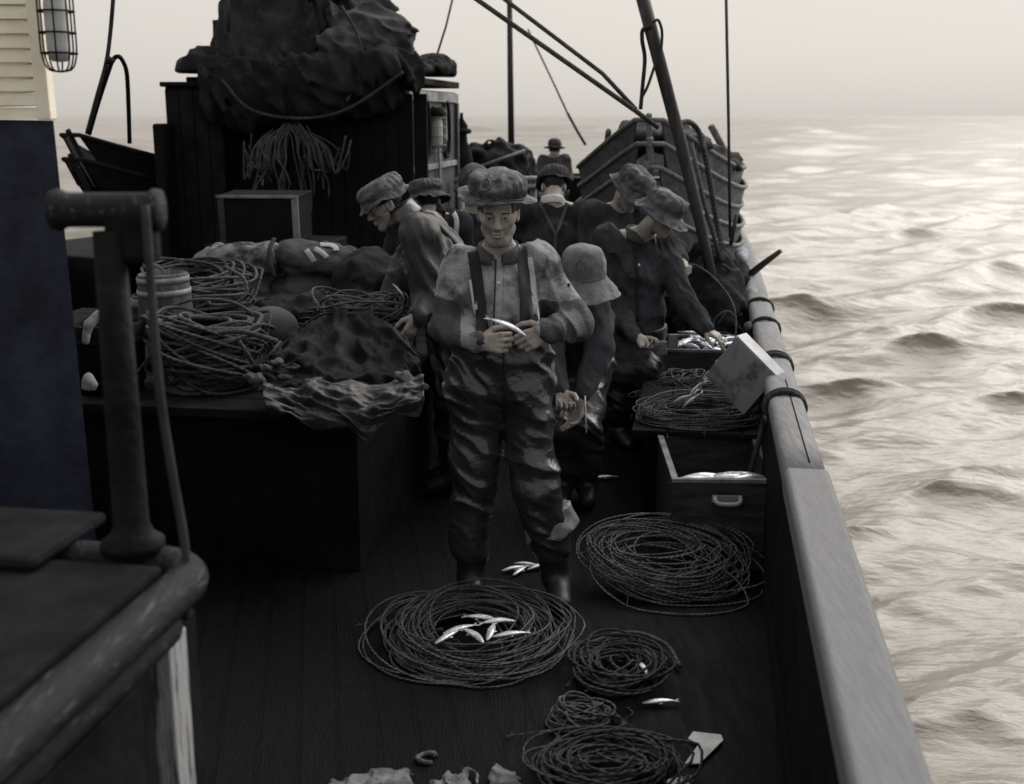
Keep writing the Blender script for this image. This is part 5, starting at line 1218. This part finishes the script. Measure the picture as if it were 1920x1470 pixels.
coil('rope_coil', 'rear coil of rope lying on a crate behind the keg', c, .34, .17, .17, 34, .0085, M['rope'], seed=81, group='coils of rope on the bait table', jit=.07, dome=.3, tilt=(-.08, .06))
rope('rope_bight', [at(420, 500, 6.2), at(455, 520, 6.1), at(462, 548, 6.05), at(440, 568, 6.0), at(400, 572, 6.0), at(385, 560, 6.05)], .009, M['rope'], 'loose bight of rope falling from the rear coil beside the keg', 'rope')
c = at(675, 620, 5.95); c[2] = TZ+.12
coil('line_coil', 'flat skate of line on the table at the bending man\'s hand', c, .24, .10, .20, 44, .006, M['ropepale'], seed=91, group='coils of longline', jit=.07, dome=.3, asp=.8)
rope('line_tie', [at(700, 555, 5.8), at(697, 585, 5.74), at(698, 620, 5.72)], .010, M['rope2'], 'dark tie across the flat skate of line', 'rope')
b = MB().box(at(665, 640, 6.0)*V(1, 1, 0)+V(0, .02, TZ+.062), (.55, .44, .12), RSHIP).build('line_tray', M['crate'], None, smooth=False, bevel=.008); tagobj(b, 'low dark tray under the flat skate of line', 'tray')
b = blob('buoy', M['buoy'], [(at(508, 618, 5.85), (.14, .13, .12))], .008, .003, 5, None); tagobj(b, 'smooth grey rounded buoy half hidden behind the large rope coil', 'buoy')
# canvas bundles at the back of the table
b = blob('canvas_roll', M['canvaspale'], [(at(450, 485, 6.95), (.20, .16, .10)), (at(425, 492, 7.0), (.22, .2, .11)), (at(498, 485, 6.9), (.12, .15, .11)), (at(450, 560, 6.95), (.26, .2, .2))], .014, .02, 9, None, k=.04, ridge=.012); tagobj(b, 'mottled pale canvas bundle at the back of the table, beside the strap', 'canvas')
b = blob('canvas_roll', M['canvasgrey'], [(at(590, 482, 6.9), (.22, .18, .10)), (at(545, 482, 6.9), (.12, .15, .10)), (at(640, 490, 6.9), (.12, .15, .09)), (at(590, 560, 6.95), (.30, .2, .2))], .014, .02, 8, None, k=.04, ridge=.012); tagobj(b, 'grey canvas bundle with pale painted stripes at the back of the table', 'canvas')
bt = BVHTree.FromObject(b, bpy.context.evaluated_depsgraph_get()) if False else None
vv = np.array([list(x.co) for x in b.data.vertices])+np.array(b.location); bt = BVHTree.FromPolygons([tuple(x) for x in vv], [tuple(p.vertices) for p in b.data.polygons])
for pts in ([(582, 478), (592, 490), (600, 503)], [(598, 476), (612, 484), (622, 494)], [(605, 464), (622, 463), (634, 470), (636, 478)]):
    ribbon('painted_stripe', [bt], [at(u, v_, 6.9) for u, v_ in pts], .032, M['canvaswhite'], b, V(0, .95, -.3), thick=.002, n=5)
rope('strap', [at(515, 520, 6.7), at(506, 490, 6.72), at(506, 465, 6.75), at(514, 448, 6.8)], .014, M['line'], 'dark strap between the two canvas bundles', 'strap')
tangle('net_tangle', 'wide dark tangle of line filling the middle of the table', at(600, 560, 6.45)-V(0, 0, .25), (.52, .34, .30), 430, .0065, M['rope2'], 'line', 22)
b = blob('net_heap', M['canvas'], [(at(590, 580, 6.5)-V(0, 0, .05), (.45, .28, .16)), (at(690, 520, 6.7)-V(0, 0, .05), (.2, .25, .2)), (at(600, 640, 6.6), (.5, .3, .2))], .02, .04, 9, None, k=.05, ridge=.01); tagobj(b, 'dark heap of netting under the tangle on the table', 'nets')
# box before the deckhouse, the light on its edges put in as pale strips
p = at(486, 410, 8.2); RX = frame((.10, 1, .05))
t = thing('gear_box', 'dark wooden box with the light on its top edge painted pale before the deckhouse', 'box', p*V(1, 1, 0))
BH = .33; BWd = .56; cz_ = p[2]-.02
MB().box(V(p[0], p[1]+.2, cz_), (BWd, .42, BH), RX).build('box_body', M['tarred'], t, smooth=False, bevel=.006)
MB().box(V(p[0], p[1]+.2, cz_+BH/2+.008), (BWd+.02, .44, .014), RX).build('box_lid', M['tarred'], t, smooth=False, bevel=.003)
MB().box(V(p[0], p[1], cz_)+RX@V(BWd/2-.018, -.008, 0), (.045, .02, BH-.01), RX).build('corner_batten', M['cratepale'], t, smooth=False, bevel=.003)
MB().box(V(p[0], p[1], cz_)+RX@V(0, -.018, BH/2+.008), (BWd+.02, .012, .018), RX).build('lid_edge', M['cratepale'], t, smooth=False)
MB().box(V(p[0], p[1], cz_)+RX@V(-BWd/2+.018, -.008, 0), (.045, .02, BH-.01), RX).build('corner_batten', M['crate'], t, smooth=False, bevel=.003)
b = MB().box(V(p[0]+.05, p[1]+.36, (cz_-BH/2)/2), (.80, .8, cz_-BH/2-.006), RSHIP).build('gear_crate', M['tarred'], None, smooth=False, bevel=.01); tagobj(b, 'big dark crate standing before the deckhouse under the box', 'crate')
# oilskins thrown over the front of the table
def cloth(name, m, back, mid, hem, seed, amp=.02, n=110, mrows=64, parent=None):
    Bk, Md, Hm = [spline(x, 20) for x in (back, mid, hem)]
    rs = lambda C: np.stack([np.interp(np.linspace(0, 1, n), np.linspace(0, 1, len(C)), C[:, i]) for i in range(3)], 1)
    Bk, Md, Hm = rs(Bk), rs(Md), rs(Hm); v = []
    for j in range(mrows):
        t = j/(mrows-1); p = (1-t)**2*Bk+2*t*(1-t)*(2*Md-.5*Bk-.5*Hm)+t*t*Hm; v.append(p)
    v = np.array(v); u = np.linspace(0, 1, n)[None, :, None]*np.ones((mrows, 1, 1)); tt = np.linspace(0, 1, mrows)[:, None, None]*np.ones((1, n, 1))
    N1 = noise(np.concatenate([u*9+seed, tt*3.0, u*0+seed], 2)); N2 = noise(np.concatenate([u*20+tt*6+seed, tt*7, u*0+seed+4], 2)); rd = (1-2*np.abs(noise(np.concatenate([u*7-tt*5+seed, tt*4+u*3, u*0+2+seed], 2))))
    r2 = 1-2*np.abs(noise(np.concatenate([u*15+tt*4+seed, tt*9-u*4, u*0+6+seed], 2))); r3 = 1-2*np.abs(noise(np.concatenate([u*31-tt*9+seed, tt*17+u*6, u*0+8+seed], 2)))
    d = amp*(.9*N1+.3*N2+.7*rd+.32*r2+.09*r3)[..., None]; v = v+d*V(.0, -.75, .65)
    f = [(j*n+i, j*n+i+1, (j+1)*n+i+1, (j+1)*n+i) for j in range(mrows-1) for i in range(n-1)]
    o = mesh(name, v.reshape(-1, 3), f, m, parent, solid=.006); s = o.modifiers.new('sub', 'SUBSURF'); s.levels = s.render_levels = 1; return o
TP = [at(u, v_, Y) for u, v_, Y in ((522, 655, 5.35), (560, 618, 5.5), (605, 592, 5.6), (650, 590, 5.6), (700, 602, 5.55), (745, 628, 5.45), (787, 663, 5.3))]
TM = [at(u, v_, Y) for u, v_, Y in ((495, 690, 5.12), (545, 690, 5.12), (600, 690, 5.12), (650, 690, 5.12), (700, 695, 5.12), (750, 700, 5.12), (790, 705, 5.12))]
THm = [at(u, v_, Y) for u, v_, Y in ((463, 700, 5.05), (492, 728, 4.98), (530, 742, 4.96), (580, 748, 4.95), (640, 752, 4.94), (700, 760, 4.94), (755, 752, 4.95), (792, 738, 5.0))]
b = cloth('tarpaulin', M['tarp'], TP, TM, THm, 2., .045); tagobj(b, 'black oilskin tarpaulin heaped over the front edge of the bait table', 'tarpaulin')
b = cloth('oilskin_coat', M['smock'], [at(u, v_, Y) for u, v_, Y in ((500, 715, 5.03), (560, 715, 5.03), (640, 715, 5.03), (730, 715, 5.03), (796, 705, 5.05))],
          [at(u, v_, Y) for u, v_, Y in ((495, 745, 4.86), (570, 750, 4.83), (640, 755, 4.81), (720, 755, 4.81), (795, 735, 4.84))],
          [at(u, v_, Y) for u, v_, Y in ((508, 778, 4.77), (545, 776, 4.76), (575, 800, 4.76), (620, 808, 4.76), (655, 800, 4.75), (690, 832, 4.74), (715, 800, 4.75), (738, 772, 4.76), (782, 782, 4.76), (797, 752, 4.77))], 9., .030); tagobj(b, 'creased oilskin coat hanging with a ragged hem from the bait table', 'coat')
rope('tarpaulin_fold', [at(u, v_, Y-.03) for u, v_, Y in ((466, 692, 5.06), (500, 668, 5.2), (525, 650, 5.34), (562, 616, 5.49), (604, 590, 5.58), (660, 590, 5.58), (705, 603, 5.53), (750, 632, 5.43), (790, 666, 5.28))], .005, M['tarp'], parent=bpy.data.objects['tarpaulin'])
for pts, lb in (([(500, 690, 5.05), (520, 680, 5.07), (545, 690, 5.05), (535, 708, 5.02)], 'crumpled grey rag on the left of the tarpaulin'), ([(472, 706, 5.0), (486, 712, 4.98), (500, 730, 4.96)], 'small grey rag at the left hem of the tarpaulin'), ([(755, 705, 5.0), (770, 715, 4.98), (788, 728, 4.95)], 'grey glove-like rag at the right end of the tarpaulin')):
    b = blob('rag', M['canvasgrey'], [(at(u, v_, Y-.02), (.034, .03, .016)) for u, v_, Y in pts], .006, .006, 22, None, k=.015, fold=crumple(.022, .012, 3., (22, 22, 18))); tagobj(b, lb, 'rag')
# tub with pale cloth, at the left between post and rollers
tb = at(205, 690, 5.4); tb[2] = TZ+.002
t = thing('tub', 'dark tub on the table, a pale cloth bent over its rim', 'tub', tb)
MB().lathe(tb, [(0, 0), (.15, 0), (.18, .32), (.165, .33), (.155, .30), (.14, .02), (0, .02)], sides=30).build('staves', M['tarred'], t)
for z in (.06, .25): MB().lathe(tb, [(.152+.094*z, z-.012), (.158+.094*z, z-.012), (.158+.094*z, z+.012), (.152+.094*z, z+.012)], sides=30).build('hoop', M['iron'], t)
b = blob('pale_cloth', M['canvaswhite'], [(at(208, 580, 5.25), at(186, 592, 5.22), .018, .026), (at(186, 592, 5.22), at(167, 608, 5.2), .026, .026), (at(167, 608, 5.2), at(160, 640, 5.2), .024, .018)], .006, .008, 16, None, k=.015); tagobj(b, 'pale cloth roll bent over the tub at the left', 'cloth')
b = blob('pale_cloth', M['canvaswhite'], [(at(165, 712, 5.1), at(178, 722, 5.1), .024, .018), (at(163, 725, 5.1), at(176, 730, 5.1), .02, .01)], .006, .008, 18, None, k=.015); tagobj(b, 'small pale cloth corner low beside the tub', 'cloth')
# fish hook glint and knife by the bending man's hand
rope('gaff_hook', [at(768, 585, 5.75), at(785, 572, 5.8), at(806, 555, 5.85)], .006, M['ropepale'], 'thin stick in the bending man\'s hand', 'stick', smoothpath=False)
fish(at(747, 545, 5.85), V(.6, 0, -.75), 1.4, 'small bright fish beside the bending man\'s sleeve', None, .42)
rope('cord', [at(1097, 742, 5.45), at(1098, 775, 5.44), at(1099, 812, 5.43)], .004, M['whitecloth'], 'pale cord hanging beside the doubled-over man\'s hand', 'cord', smoothpath=False)
